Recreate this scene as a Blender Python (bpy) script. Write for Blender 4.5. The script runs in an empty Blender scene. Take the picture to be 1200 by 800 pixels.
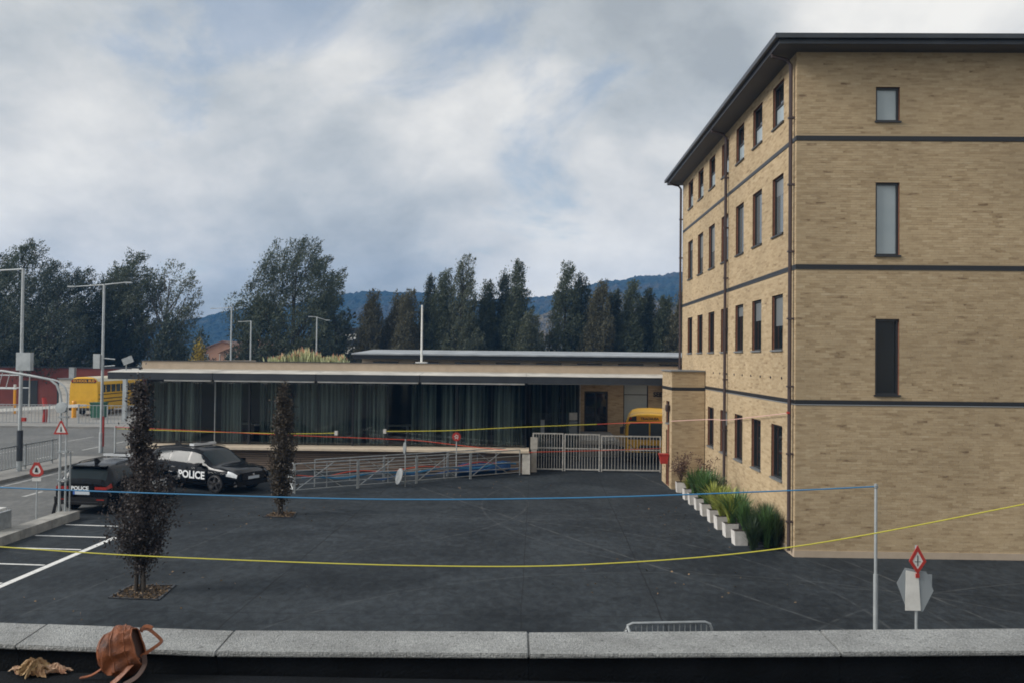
import bpy, bmesh, math, random
import numpy as np
from mathutils import Vector, Matrix

# ------------------------------------------------------------------ camera, sky, sun, exposure
scene = bpy.context.scene
R_ = math.radians
COL = scene.collection
EYE = 4.73
cam_d = bpy.data.cameras.new('camera')
cam_d.sensor_width = 36.0
cam_d.lens = 36.0 * 1067.0 / 1200.0
cam_d.clip_start = 0.1
cam_d.clip_end = 6000
cam = bpy.data.objects.new('camera', cam_d)
COL.objects.link(cam)
yaw, pitch, roll = R_(1.18), R_(1.07), R_(0.6)
F = Vector((-math.sin(yaw) * math.cos(pitch), math.cos(yaw) * math.cos(pitch), math.sin(pitch)))
Rt = F.cross(Vector((0, 0, 1))).normalized()
Up = Rt.cross(F)
R2 = Rt * math.cos(roll) + Up * math.sin(roll)
U2 = -Rt * math.sin(roll) + Up * math.cos(roll)
m = Matrix((R2, U2, -F)).transposed().to_4x4()
m.translation = (0, 0, EYE)
cam.matrix_world = m
scene.camera = cam

SUN_EL, SUN_AZ = 31.0, -105.0            # azimuth from +Y, clockwise positive: the sun stands on the left
world = bpy.data.worlds.new('World')
scene.world = world
world.use_nodes = True
wn, wl = world.node_tree.nodes, world.node_tree.links
wn.clear()


def nd(nodes, typ, **kw):
    n = nodes.new(typ)
    for k, v in kw.items():
        if k.startswith('in_'):
            n.inputs[k[3:].replace('_', ' ')].default_value = v
        else:
            setattr(n, k, v)
    return n


def ramp(nodes, stops, interp='EASE'):
    r = nodes.new('ShaderNodeValToRGB')
    r.color_ramp.interpolation = interp
    el = r.color_ramp.elements
    while len(el) < len(stops):
        el.new(0.5)
    for e, (p, c) in zip(el, stops):
        e.position = p
        e.color = (c, c, c, 1) if isinstance(c, (int, float)) else (*c, 1)
    return r


SKY_A, SKY_B = (10.4, 12.8, 2.5), (9.0, 11.2, 4.6)      # where the drifting cloud patterns happen to lie


def sky_world():
    out = nd(wn, 'ShaderNodeOutputWorld')
    bg = nd(wn, 'ShaderNodeBackground')
    bg.inputs['Strength'].default_value = 0.1
    sky = nd(wn, 'ShaderNodeTexSky', sky_type='NISHITA', sun_disc=False)
    sky.sun_elevation = R_(SUN_EL)
    sky.sun_rotation = R_(SUN_AZ)
    sky.air_density = 1.0
    sky.dust_density = 1.6
    tc = nd(wn, 'ShaderNodeTexCoord')
    sep = nd(wn, 'ShaderNodeSeparateXYZ')
    wl.new(tc.outputs['Generated'], sep.inputs[0])
    zc = nd(wn, 'ShaderNodeMath', operation='MAXIMUM'); zc.inputs[1].default_value = 0.0
    wl.new(sep.outputs['Z'], zc.inputs[0])
    za = nd(wn, 'ShaderNodeMath', operation='ADD'); za.inputs[1].default_value = 0.42
    wl.new(zc.outputs[0], za.inputs[0])
    dx = nd(wn, 'ShaderNodeMath', operation='DIVIDE'); dy = nd(wn, 'ShaderNodeMath', operation='DIVIDE')
    wl.new(sep.outputs['X'], dx.inputs[0]); wl.new(za.outputs[0], dx.inputs[1])
    wl.new(sep.outputs['Y'], dy.inputs[0]); wl.new(za.outputs[0], dy.inputs[1])
    cmb = nd(wn, 'ShaderNodeCombineXYZ')
    wl.new(dx.outputs[0], cmb.inputs[0]); wl.new(dy.outputs[0], cmb.inputs[1])

    def noise(scale, detail, rough, loc, dist=0.0, sc=(1, 1, 1)):
        mp = nd(wn, 'ShaderNodeMapping')
        mp.inputs['Location'].default_value = loc
        mp.inputs['Scale'].default_value = sc
        wl.new(cmb.outputs[0], mp.inputs[0])
        n = nd(wn, 'ShaderNodeTexNoise')
        n.inputs['Scale'].default_value = scale
        n.inputs['Detail'].default_value = detail
        n.inputs['Roughness'].default_value = rough
        n.inputs['Distortion'].default_value = dist
        wl.new(mp.outputs[0], n.inputs['Vector'])
        return n.outputs['Fac']
    big = noise(1.7, 8, 0.55, SKY_A, 0.18, (1.0, 0.8, 1))
    fine = noise(5.0, 7, 0.6, (7.7, 0.4, 2.0), 0.2)
    hole = noise(2.4, 7, 0.58, SKY_B, 0.4)
    mixn = nd(wn, 'ShaderNodeMix', data_type='FLOAT'); mixn.inputs[0].default_value = 0.2
    wl.new(big, mixn.inputs[2]); wl.new(fine, mixn.inputs[3])
    shade = ramp(wn, [(0.37, (3.0, 3.2, 3.3)), (0.45, (4.1, 4.27, 4.3)), (0.53, (5.6, 5.55, 5.35)), (0.62, (7.1, 6.9, 6.45))], 'LINEAR')
    wl.new(mixn.outputs[0], shade.inputs[0])
    cover = ramp(wn, [(0.54, 1.0), (0.68, 0.48)])
    wl.new(hole, cover.inputs[0])
    low = nd(wn, 'ShaderNodeMapRange', clamp=True); low.inputs['From Min'].default_value = .02; low.inputs['From Max'].default_value = .12
    low.inputs['To Min'].default_value = 1; low.inputs['To Max'].default_value = 0
    wl.new(sep.outputs['Z'], low.inputs['Value'])
    cov = nd(wn, 'ShaderNodeMath', operation='MAXIMUM')
    wl.new(cover.outputs[0], cov.inputs[0]); wl.new(low.outputs[0], cov.inputs[1])
    mx = nd(wn, 'ShaderNodeMix', data_type='RGBA')
    wl.new(cov.outputs[0], mx.inputs[0])
    wl.new(sky.outputs[0], mx.inputs[6]); wl.new(shade.outputs[0], mx.inputs[7])
    wl.new(mx.outputs[2], bg.inputs['Color'])
    wl.new(bg.outputs[0], out.inputs[0])


sky_world()

sun_d = bpy.data.lights.new('sun', 'SUN')
sun_d.energy = 2.5
sun_d.angle = R_(24)
sun_d.color = (1.0, 0.96, 0.90)
sun = bpy.data.objects.new('sun', sun_d)
COL.objects.link(sun)
sd = Vector((math.sin(R_(SUN_AZ)) * math.cos(R_(SUN_EL)), math.cos(R_(SUN_AZ)) * math.cos(R_(SUN_EL)), math.sin(R_(SUN_EL))))
sun.rotation_euler = (-sd).to_track_quat('-Z', 'Y').to_euler()
sun.location = (-40, 0, 40)

scene.view_settings.view_transform = 'Standard'
scene.view_settings.look = 'None'
scene.view_settings.exposure = 0.5
scene.view_settings.gamma = 1.0
scene.view_settings.use_curve_mapping = False
scene.render.engine = 'CYCLES'
scene.cycles.max_bounces = 6
scene.cycles.transparent_max_bounces = 12
scene.cycles.volume_bounces = 0
scene.cycles.use_denoising = True
scene.cycles.filter_width = 1.8
scene.render.resolution_x, scene.render.resolution_y = 1024, 682

# ------------------------------------------------------------------ materials
MATS = {}


def mat(name, col=(.5, .5, .5), rough=.6, metal=0.0, col2=None, nscale=4.0, ndetail=4, bump=0.0, bscale=60.0, spec=0.5,
        island=0.0, mix_lo=.35, mix_hi=.65, stretch=None, trans=0.0, emit=None, coat=0.0):
    if name in MATS:
        return MATS[name]
    mt = bpy.data.materials.new(name)
    mt.use_nodes = True
    n, l = mt.node_tree.nodes, mt.node_tree.links
    n.clear()
    out = nd(n, 'ShaderNodeOutputMaterial')
    b = nd(n, 'ShaderNodeBsdfPrincipled')
    b.inputs['Base Color'].default_value = (*col, 1)
    b.inputs['Roughness'].default_value = rough
    b.inputs['Metallic'].default_value = metal
    b.inputs['Specular IOR Level'].default_value = spec
    if coat:
        b.inputs['Coat Weight'].default_value = coat
        b.inputs['Coat Roughness'].default_value = 0.05
    tc = nd(n, 'ShaderNodeTexCoord')
    vec = tc.outputs['Object']
    if stretch:
        mp = nd(n, 'ShaderNodeMapping'); mp.inputs['Scale'].default_value = stretch
        l.new(vec, mp.inputs[0]); vec = mp.outputs[0]
    csock = None
    if col2 is not None:
        t = nd(n, 'ShaderNodeTexNoise')
        t.inputs['Scale'].default_value = nscale; t.inputs['Detail'].default_value = ndetail; t.inputs['Roughness'].default_value = .6
        l.new(vec, t.inputs['Vector'])
        r = ramp(n, [(mix_lo, col), (mix_hi, col2)], 'LINEAR')
        l.new(t.outputs['Fac'], r.inputs[0]); csock = r.outputs[0]
    if island:
        g = nd(n, 'ShaderNodeNewGeometry')
        hs = nd(n, 'ShaderNodeHueSaturation')
        mr = nd(n, 'ShaderNodeMapRange')
        mr.inputs['To Min'].default_value = 1 - island; mr.inputs['To Max'].default_value = 1 + island
        l.new(g.outputs['Random Per Island'], mr.inputs['Value'])
        l.new(mr.outputs[0], hs.inputs['Value'])
        if csock is not None:
            l.new(csock, hs.inputs['Color'])
        else:
            hs.inputs['Color'].default_value = (*col, 1)
        csock = hs.outputs[0]
    if csock is not None:
        l.new(csock, b.inputs['Base Color'])
    if bump:
        t = nd(n, 'ShaderNodeTexNoise')
        t.inputs['Scale'].default_value = bscale; t.inputs['Detail'].default_value = 5
        l.new(tc.outputs['Object'], t.inputs['Vector'])
        bp = nd(n, 'ShaderNodeBump'); bp.inputs['Strength'].default_value = bump; bp.inputs['Distance'].default_value = .02
        l.new(t.outputs['Fac'], bp.inputs['Height']); l.new(bp.outputs[0], b.inputs['Normal'])
    sh = b.outputs[0]
    if trans:
        tr = nd(n, 'ShaderNodeBsdfTranslucent')
        if csock is not None:
            l.new(csock, tr.inputs['Color'])
        else:
            tr.inputs['Color'].default_value = (*col, 1)
        ms = nd(n, 'ShaderNodeMixShader'); ms.inputs[0].default_value = trans
        l.new(b.outputs[0], ms.inputs[1]); l.new(tr.outputs[0], ms.inputs[2]); sh = ms.outputs[0]
    l.new(sh, out.inputs[0])
    MATS[name] = mt
    return mt


def clear_glass(name, tint=(.75, .85, .85)):
    mt = bpy.data.materials.new(name); mt.use_nodes = True
    n, l = mt.node_tree.nodes, mt.node_tree.links; n.clear()
    out = nd(n, 'ShaderNodeOutputMaterial')
    t = nd(n, 'ShaderNodeBsdfTransparent'); t.inputs[0].default_value = (*tint, 1)
    g = nd(n, 'ShaderNodeBsdfGlossy'); g.inputs['Roughness'].default_value = .02
    tc = nd(n, 'ShaderNodeTexCoord'); nz = nd(n, 'ShaderNodeTexNoise'); nz.inputs['Scale'].default_value = .6
    bp = nd(n, 'ShaderNodeBump'); bp.inputs['Strength'].default_value = .12; bp.inputs['Distance'].default_value = .05
    l.new(tc.outputs['Object'], nz.inputs['Vector']); l.new(nz.outputs['Fac'], bp.inputs['Height']); l.new(bp.outputs[0], g.inputs['Normal'])
    fr = nd(n, 'ShaderNodeFresnel'); fr.inputs[0].default_value = 1.5
    ms = nd(n, 'ShaderNodeMixShader')
    l.new(fr.outputs[0], ms.inputs[0]); l.new(t.outputs[0], ms.inputs[1]); l.new(g.outputs[0], ms.inputs[2]); l.new(ms.outputs[0], out.inputs[0])
    MATS[name] = mt
    return mt


def brick_mat():
    mt = bpy.data.materials.new('buff_brick'); mt.use_nodes = True
    n, l = mt.node_tree.nodes, mt.node_tree.links; n.clear()
    out = nd(n, 'ShaderNodeOutputMaterial'); b = nd(n, 'ShaderNodeBsdfPrincipled')
    b.inputs['Roughness'].default_value = .85; b.inputs['Specular IOR Level'].default_value = .25
    g = nd(n, 'ShaderNodeNewGeometry')
    base = ramp(n, [(0.0, (.21, .145, .088)), (.10, (.355, .262, .156)), (.45, (.45, .342, .212)), (.8, (.49, .38, .24)), (1.0, (.53, .425, .28))], 'LINEAR')
    tc = nd(n, 'ShaderNodeTexCoord')
    mp = nd(n, 'ShaderNodeMapping'); mp.inputs['Scale'].default_value = (.9, .9, 4.5)
    l.new(tc.outputs['Object'], mp.inputs[0])
    nz = nd(n, 'ShaderNodeTexNoise'); nz.inputs['Scale'].default_value = 2.6; nz.inputs['Detail'].default_value = 5; nz.inputs['Roughness'].default_value = .65
    l.new(mp.outputs[0], nz.inputs['Vector'])
    # the dark bricks come in drifts: random value shifted by a wide noise
    ad = nd(n, 'ShaderNodeMath', operation='MULTIPLY_ADD'); ad.inputs[1].default_value = 1.7; ad.inputs[2].default_value = -.86
    l.new(nz.outputs['Fac'], ad.inputs[0])
    rw_ = nd(n, 'ShaderNodeMath', operation='MULTIPLY_ADD'); rw_.inputs[1].default_value = .6; rw_.inputs[2].default_value = .2
    l.new(g.outputs['Random Per Island'], rw_.inputs[0])
    sm = nd(n, 'ShaderNodeMath', operation='ADD', use_clamp=True)
    l.new(ad.outputs[0], sm.inputs[0]); l.new(rw_.outputs[0], sm.inputs[1])
    l.new(sm.outputs[0], base.inputs[0])
    f = nd(n, 'ShaderNodeTexNoise'); f.inputs['Scale'].default_value = 45; f.inputs['Detail'].default_value = 3
    l.new(tc.outputs['Object'], f.inputs['Vector'])
    hs = nd(n, 'ShaderNodeHueSaturation'); mr = nd(n, 'ShaderNodeMapRange'); mr.inputs['To Min'].default_value = .85; mr.inputs['To Max'].default_value = 1.15
    l.new(f.outputs['Fac'], mr.inputs['Value']); l.new(base.outputs[0], hs.inputs['Color'])
    st = nd(n, 'ShaderNodeTexNoise'); st.inputs['Scale'].default_value = .33; st.inputs['Detail'].default_value = 6; st.inputs['Roughness'].default_value = .6
    l.new(tc.outputs['Object'], st.inputs['Vector'])
    sr = nd(n, 'ShaderNodeMapRange'); sr.inputs['From Min'].default_value = .3; sr.inputs['From Max'].default_value = .7; sr.inputs['To Min'].default_value = .80; sr.inputs['To Max'].default_value = 1.10
    l.new(st.outputs['Fac'], sr.inputs['Value'])
    vm = nd(n, 'ShaderNodeMath', operation='MULTIPLY'); l.new(mr.outputs[0], vm.inputs[0]); l.new(sr.outputs[0], vm.inputs[1]); l.new(vm.outputs[0], hs.inputs['Value'])
    l.new(hs.outputs[0], b.inputs['Base Color'])
    bp = nd(n, 'ShaderNodeBump'); bp.inputs['Strength'].default_value = .12; bp.inputs['Distance'].default_value = .002
    l.new(f.outputs['Fac'], bp.inputs['Height']); l.new(bp.outputs[0], b.inputs['Normal'])
    l.new(b.outputs[0], out.inputs[0])
    MATS['buff_brick'] = mt


def asphalt_mat(name, c0, c1, arcs=(), lines=()):
    mt = bpy.data.materials.new(name); mt.use_nodes = True
    n, l = mt.node_tree.nodes, mt.node_tree.links; n.clear()
    out = nd(n, 'ShaderNodeOutputMaterial'); b = nd(n, 'ShaderNodeBsdfPrincipled')
    b.inputs['Roughness'].default_value = .8; b.inputs['Specular IOR Level'].default_value = .2
    tc = nd(n, 'ShaderNodeTexCoord'); O = tc.outputs['Object']

    def nz(scale, det, sc=(1, 1, 1), rot=0.0, dist=0.0):
        mp = nd(n, 'ShaderNodeMapping'); mp.inputs['Scale'].default_value = sc; mp.inputs['Rotation'].default_value = (0, 0, rot)
        l.new(O, mp.inputs[0])
        t = nd(n, 'ShaderNodeTexNoise'); t.inputs['Scale'].default_value = scale; t.inputs['Detail'].default_value = det
        t.inputs['Roughness'].default_value = .62; t.inputs['Distortion'].default_value = dist
        l.new(mp.outputs[0], t.inputs['Vector']); return t.outputs['Fac']
    blot = nz(.35, 10, dist=.8); streak = nz(4.0, 12, (1.3, .8, 1), R_(18), .6); grit = nz(28, 6)
    mA = nd(n, 'ShaderNodeMath', operation='ADD'); l.new(blot, mA.inputs[0]); l.new(streak, mA.inputs[1])
    mB = nd(n, 'ShaderNodeMath', operation='MULTIPLY_ADD'); mB.inputs[1].default_value = .5; l.new(grit, mB.inputs[0]); l.new(mA.outputs[0], mB.inputs[2])
    mC = nd(n, 'ShaderNodeMath', operation='MULTIPLY'); mC.inputs[1].default_value = .4; l.new(mB.outputs[0], mC.inputs[0])
    r = ramp(n, [(.40, c0), (.49, tuple((a + b) * .43 for a, b in zip(c0, c1))), (.60, c1)], 'LINEAR'); l.new(mC.outputs[0], r.inputs[0])
    col = r.outputs[0]
    sp = nd(n, 'ShaderNodeSeparateXYZ'); 
    wob = nd(n, 'ShaderNodeTexNoise'); wob.inputs['Scale'].default_value = 1.2; l.new(O, wob.inputs['Vector'])
    wv = nd(n, 'ShaderNodeVectorMath', operation='MULTIPLY_ADD'); wv.inputs[1].default_value = (.08, .08, 0)
    l.new(wob.outputs['Color'], wv.inputs[0]); l.new(O, wv.inputs[2]); l.new(wv.outputs[0], sp.inputs[0])
    brk = nz(2.5, 4)

    def band(dist_sock, width, colr, amt):
        nonlocal col
        solid = colr[0] < .02
        a = nd(n, 'ShaderNodeMath', operation='ABSOLUTE'); l.new(dist_sock, a.inputs[0])
        q = nd(n, 'ShaderNodeMapRange'); q.inputs['From Min'].default_value = 0; q.inputs['From Max'].default_value = width
        q.inputs['To Min'].default_value = amt; q.inputs['To Max'].default_value = 0
        l.new(a.outputs[0], q.inputs['Value'])
        k = nd(n, 'ShaderNodeMath', operation='MULTIPLY', use_clamp=True); l.new(q.outputs[0], k.inputs[0]); 
        bk = ramp(n, [(.3, .6), (.5, 1.0)] if solid else [(.38, 0.1), (.58, 1.0)], 'LINEAR'); l.new(brk, bk.inputs[0]); l.new(bk.outputs[0], k.inputs[1])
        mx = nd(n, 'ShaderNodeMix', data_type='RGBA'); l.new(k.outputs[0], mx.inputs[0]); l.new(col, mx.inputs[6]); mx.inputs[7].default_value = (*colr, 1)
        col = mx.outputs[2]
    for cx, cy, rad, w, colr, amt in arcs:
        dv = nd(n, 'ShaderNodeVectorMath', operation='DISTANCE'); dv.inputs[1].default_value = (cx, cy, 0); l.new(wv.outputs[0], dv.inputs[0])
        s = nd(n, 'ShaderNodeMath', operation='SUBTRACT'); s.inputs[1].default_value = rad; l.new(dv.outputs['Value'], s.inputs[0])
        band(s.outputs[0], w, colr, amt)
    for nx, ny, off, w, colr, amt in lines:
        dt = nd(n, 'ShaderNodeVectorMath', operation='DOT_PRODUCT'); dt.inputs[1].default_value = (nx, ny, 0); l.new(wv.outputs[0], dt.inputs[0])
        s = nd(n, 'ShaderNodeMath', operation='SUBTRACT'); s.inputs[1].default_value = off; l.new(dt.outputs['Value'], s.inputs[0])
        band(s.outputs[0], w, colr, amt)
    l.new(col, b.inputs['Base Color'])
    bp = nd(n, 'ShaderNodeBump'); bp.inputs['Strength'].default_value = .45; bp.inputs['Distance'].default_value = .01
    l.new(grit, bp.inputs['Height']); l.new(bp.outputs[0], b.inputs['Normal'])
    l.new(b.outputs[0], out.inputs[0])
    MATS[name] = mt
    return mt


brick_mat()
lt, dk = (.10, .106, .108), (.005, .006, .007)
asphalt_mat('lot_asphalt', (.0095, .0135, .0175), (.041, .050, .058),
            arcs=[(-4, 17, 10.5, .05, lt, .5), (-4.2, 17.2, 11.9, .045, lt, .45), (9.5, 30.0, 11.0, .05, lt, .45), (-1, 40, 13.0, .05, lt, .45), (14, 9, 11.5, .05, lt, .45), (-9, 30, 9.0, .05, lt, .45), (3, 12, 8.5, .045, lt, .45)],
            lines=[(1.0, -.013, -5.55, .022, dk, .95), (1.0, -.016, 2.23, .022, dk, .95), (-.02, 1.0, 16.93, .02, dk, .95), (.981, .193, 11.68, .05, lt, .8), (-.871, -.491, -12.95, .05, lt, .75), (.991, -.137, -11.3, .03, lt, .5), (1.0, -.006, -.19, .016, dk, .8), (0, 1, 23.4, .02, dk, .6)])
asphalt_mat('road_asphalt', (.11, .115, .115), (.185, .185, .18), lines=[(1, .03, -17.9, .03, (.06, .06, .06), .7)])
clear_glass('hall_glass', (.80, .84, .83))
M = lambda k: MATS[k]
mat('mortar', (.44, .338, .212), .9, col2=(.40, .305, .19), nscale=2)
mat('red_brick', (.30, .13, .075), .85, col2=(.20, .085, .05), nscale=14)
mat('dark_metal', (.022, .024, .028), .45, .3)
mat('fascia_metal', (.055, .062, .072), .42, .4, col2=(.04, .045, .055), nscale=1.5)
mat('soffit', (.10, .10, .105), .7)
mat('frame_dark', (.025, .027, .03), .4, .2)
mat('sill_grey', (.20, .21, .215), .5, .3)
mat('pane_dark', (.010, .014, .017), .04, 0, spec=.8)
mat('pane_black', (.006, .009, .011), .12, 0, spec=.25)  # near-black glass colour, painted in for the reflection of an unseen dark building
mat('pane_frosted_sky_tone', (.30, .36, .385), .22, 0, col2=(.35, .40, .42), nscale=1.2, spec=.6)  # frosted glass; its pale colour also paints sky reflection on top-floor side windows
mat('blind_cloth', (.16, .175, .18), .3, 0, spec=.7)
mat('pane_blind', (.10, .115, .12), .12, 0, spec=.8)
mat('pipe_brown', (.075, .055, .055), .45, .3)
mat('roof_dark', (.03, .032, .036), .8, col2=(.02, .022, .025), nscale=3)
mat('concrete_light', (.46, .44, .40), .85, col2=(.36, .345, .31), nscale=6, bump=.25, bscale=40)
mat('concrete_kerb', (.36, .35, .32), .85, col2=(.22, .215, .20), nscale=3, bump=.3, bscale=50)
mat('tan_render', (.46, .37, .28), .85, col2=(.41, .33, .245), nscale=3)
mat('white_paint', (.78, .77, .73), .6, col2=(.62, .61, .57), nscale=3)
mat('white_trim', (.62, .60, .55), .5, col2=(.40, .385, .355), nscale=1.1, stretch=(1, 1, 6))
mat('marking_white', (.72, .72, .70), .75, col2=(.40, .40, .40), nscale=9, mix_lo=.5, mix_hi=.72)
mat('road_line', (.46, .46, .44), .75, col2=(.22, .22, .22), nscale=7, mix_lo=.45, mix_hi=.7)
mat('louver_brown', (.18, .13, .092), .65, col2=(.13, .092, .066), nscale=5, stretch=(.3, 1, 4))
mat('interior_dark', (.03, .034, .036), .9)
mat('ledge_cream', (.66, .56, .43), .8, col2=(.55, .46, .35), nscale=4)
mat('interior_floor', (.09, .085, .08), .6)
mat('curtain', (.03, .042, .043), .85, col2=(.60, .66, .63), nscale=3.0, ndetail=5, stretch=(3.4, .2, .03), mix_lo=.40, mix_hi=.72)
mat('galvanised', (.42, .445, .455), .45, .55, col2=(.30, .32, .33), nscale=6)
mat('gate_white', (.62, .61, .57), .5, .1, col2=(.40, .39, .36), nscale=5)
mat('pole_grey', (.50, .53, .54), .45, .4, col2=(.38, .41, .42), nscale=3)
mat('black_paint', (.003, .004, .006), .14, 0, spec=.28)
mat('black_plastic', (.008, .008, .009), .6, spec=.25)
mat('car_glass', (.020, .028, .032), .10, 0, spec=.14)
mat('tyre', (.014, .014, .015), .8)
mat('alloy', (.09, .09, .095), .35, .7)
mat('lens_clear', (.75, .78, .80), .12, .3, spec=.8)
mat('lens_red', (.30, .018, .012), .2, spec=.7)
mat('text_white', (.80, .82, .84), .5)
mat('plate_white', (.55, .60, .66), .4)
mat('plate_blue', (.05, .13, .42), .4)
mat('chrome', (.5, .5, .5), .2, .9)
mat('bus_yellow', (.78, .44, .025), .4, col2=(.70, .38, .02), nscale=2, spec=.5)
mat('bus_roof', (.72, .66, .50), .45)
mat('bus_black', (.015, .015, .016), .5)
mat('bus_glass', (.05, .062, .066), .08, spec=.8)
mat('amber', (.75, .33, .02), .35)
mat('sign_red', (.42, .035, .025), .45, col2=(.34, .03, .022), nscale=5)
mat('sign_white', (.66, .66, .63), .5, col2=(.55, .55, .53), nscale=5)
mat('rope_yellow', (.58, .53, .06), .6)
mat('rope_blue', (.035, .20, .40), .6)
mat('rope_red', (.55, .07, .03), .6)
mat('rope_pink', (.72, .45, .40), .6)
mat('bark', (.055, .045, .036), .9, col2=(.03, .025, .02), nscale=10, bump=.6, bscale=30)
mat('bark_pale', (.16, .14, .115), .9, col2=(.08, .07, .06), nscale=6)
mat('leaf_purple', (.052, .042, .039), .6, island=.55, trans=.25)
mat('leaf_bronze', (.064, .050, .034), .6, island=.5, trans=.25)
mat('leaf_willow', (.068, .085, .052), .65, island=.35, trans=.3)
mat('leaf_willow_pale', (.105, .12, .078), .65, island=.35, trans=.35)
mat('leaf_dark', (.045, .060, .040), .65, island=.35, trans=.25)
mat('leaf_poplar', (.075, .092, .054), .65, island=.35, trans=.3)
mat('leaf_poplar_brown', (.098, .094, .055), .65, island=.35, trans=.3)
mat('leaf_yellow', (.30, .22, .03), .6, island=.4, trans=.3)
mat('strap_green', (.075, .15, .045), .5, island=.4, trans=.2)
mat('strap_lime', (.30, .34, .075), .5, island=.35, trans=.2)
mat('strap_dark', (.035, .062, .026), .55, island=.45, trans=.2)
mat('dry_twig', (.11, .062, .042), .8, island=.4)
mat('soil', (.035, .025, .018), .95, col2=(.014, .010, .008), nscale=14, bump=.8, bscale=40)
mat('wood_chip', (.14, .095, .055), .9, island=.7)
mat('pot_white', (.70, .68, .65), .55, col2=(.52, .50, .47), nscale=5)
mat('leather', (.24, .075, .028), .55, col2=(.045, .016, .010), nscale=11, ndetail=7, bump=.3, bscale=160, spec=.35, mix_lo=.40, mix_hi=.66)
mat('leather_edge', (.24, .078, .03), .5, bump=.2, bscale=80)
mat('leather_dark', (.05, .02, .012), .6)
mat('paper', (.40, .27, .13), .7, col2=(.16, .075, .03), nscale=11, bump=.3, bscale=30)
mat('paper_pale', (.50, .37, .25), .7, col2=(.34, .16, .09), nscale=14)
mat('bitumen', (.0035, .0048, .0065), .85, col2=(.007, .009, .012), nscale=3, bump=.5, bscale=80, spec=.15)
mat('red_wall', (.20, .045, .032), .8, col2=(.15, .035, .026), nscale=.8)
mat('green_bin', (.02, .10, .06), .5)
mat('orange_paint', (.70, .25, .03), .5)
mat('grass_ground', (.06, .07, .035), .95, col2=(.10, .085, .05), nscale=.05)
mat('pavement', (.27, .262, .245), .9, col2=(.20, .195, .185), nscale=1.2, bump=.2, bscale=30)
mat('house_wall', (.42, .25, .17), .9, col2=(.36, .21, .15), nscale=.5)
mat('house_roof', (.17, .10, .075), .85)
mat('grey_roof', (.38, .40, .42), .6, col2=(.22, .24, .26), nscale=.6)
mat('tarp_blue', (.03, .13, .36), .5, col2=(.02, .09, .26), nscale=3)
mat('acrylic', (.42, .46, .48), .25)
_t = MATS['acrylic'].node_tree; _o = next(q for q in _t.nodes if q.type == 'OUTPUT_MATERIAL'); _b = next(q for q in _t.nodes if q.type == 'BSDF_PRINCIPLED')
_b.inputs['Alpha'].default_value = .5
mat('planter_grass', (.50, .52, .30), .7, island=.5, trans=.3)
mat('planter_red', (.60, .28, .18), .7, island=.5)


def granite():
    mt = bpy.data.materials.new('granite'); mt.use_nodes = True
    n, l = mt.node_tree.nodes, mt.node_tree.links
    b = n['Principled BSDF']; b.inputs['Roughness'].default_value = .85
    tc = nd(n, 'ShaderNodeTexCoord')
    v = nd(n, 'ShaderNodeTexVoronoi'); v.inputs['Scale'].default_value = 130; l.new(tc.outputs['Object'], v.inputs['Vector'])
    a = nd(n, 'ShaderNodeTexNoise'); a.inputs['Scale'].default_value = 4; a.inputs['Detail'].default_value = 6; l.new(tc.outputs['Object'], a.inputs['Vector'])
    s = nd(n, 'ShaderNodeTexNoise'); s.inputs['Scale'].default_value = 38; s.inputs['Detail'].default_value = 3; l.new(tc.outputs['Object'], s.inputs['Vector'])
    r1 = ramp(n, [(.1, (.22, .228, .225)), (.5, (.30, .308, .303)), (.9, (.40, .405, .398))], 'LINEAR'); l.new(v.outputs['Color'], r1.inputs[0])
    r2 = ramp(n, [(.28, .35), (.36, .92), (.7, 1.0)], 'LINEAR'); l.new(s.outputs['Fac'], r2.inputs[0])
    r3 = ramp(n, [(.3, .72), (.65, 1.05)], 'LINEAR'); l.new(a.outputs['Fac'], r3.inputs[0])
    m1 = nd(n, 'ShaderNodeMix', data_type='RGBA', blend_type='MULTIPLY'); m1.inputs[0].default_value = 1; l.new(r1.outputs[0], m1.inputs[6]); l.new(r2.outputs[0], m1.inputs[7])
    m2 = nd(n, 'ShaderNodeMix', data_type='RGBA', blend_type='MULTIPLY'); m2.inputs[0].default_value = 1; l.new(m1.outputs[2], m2.inputs[6]); l.new(r3.outputs[0], m2.inputs[7])
    l.new(m2.outputs[2], b.inputs['Base Color'])
    bp = nd(n, 'ShaderNodeBump'); bp.inputs['Strength'].default_value = .9; bp.inputs['Distance'].default_value = .006
    l.new(v.outputs['Distance'], bp.inputs['Height']); l.new(bp.outputs[0], b.inputs['Normal'])
    MATS['granite'] = mt


granite()


def hill_mat(name, c):
    mt = bpy.data.materials.new(name); mt.use_nodes = True
    n, l = mt.node_tree.nodes, mt.node_tree.links
    b = n['Principled BSDF']; b.inputs['Roughness'].default_value = .95; b.inputs['Specular IOR Level'].default_value = .1
    tc = nd(n, 'ShaderNodeTexCoord')
    a = nd(n, 'ShaderNodeTexNoise'); a.inputs['Scale'].default_value = .018; a.inputs['Detail'].default_value = 6; l.new(tc.outputs['Object'], a.inputs['Vector'])
    r = ramp(n, [(.35, c[0]), (.5, c[1]), (.66, c[2])], 'LINEAR'); l.new(a.outputs['Fac'], r.inputs[0])
    l.new(r.outputs[0], b.inputs['Base Color'])
    v = nd(n, 'ShaderNodeTexVoronoi'); v.inputs['Scale'].default_value = .16; l.new(tc.outputs['Object'], v.inputs['Vector'])
    bp = nd(n, 'ShaderNodeBump'); bp.inputs['Strength'].default_value = 1; bp.inputs['Distance'].default_value = 5; bp.invert = True
    l.new(v.outputs['Distance'], bp.inputs['Height']); l.new(bp.outputs[0], b.inputs['Normal'])
    MATS[name] = mt


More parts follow.
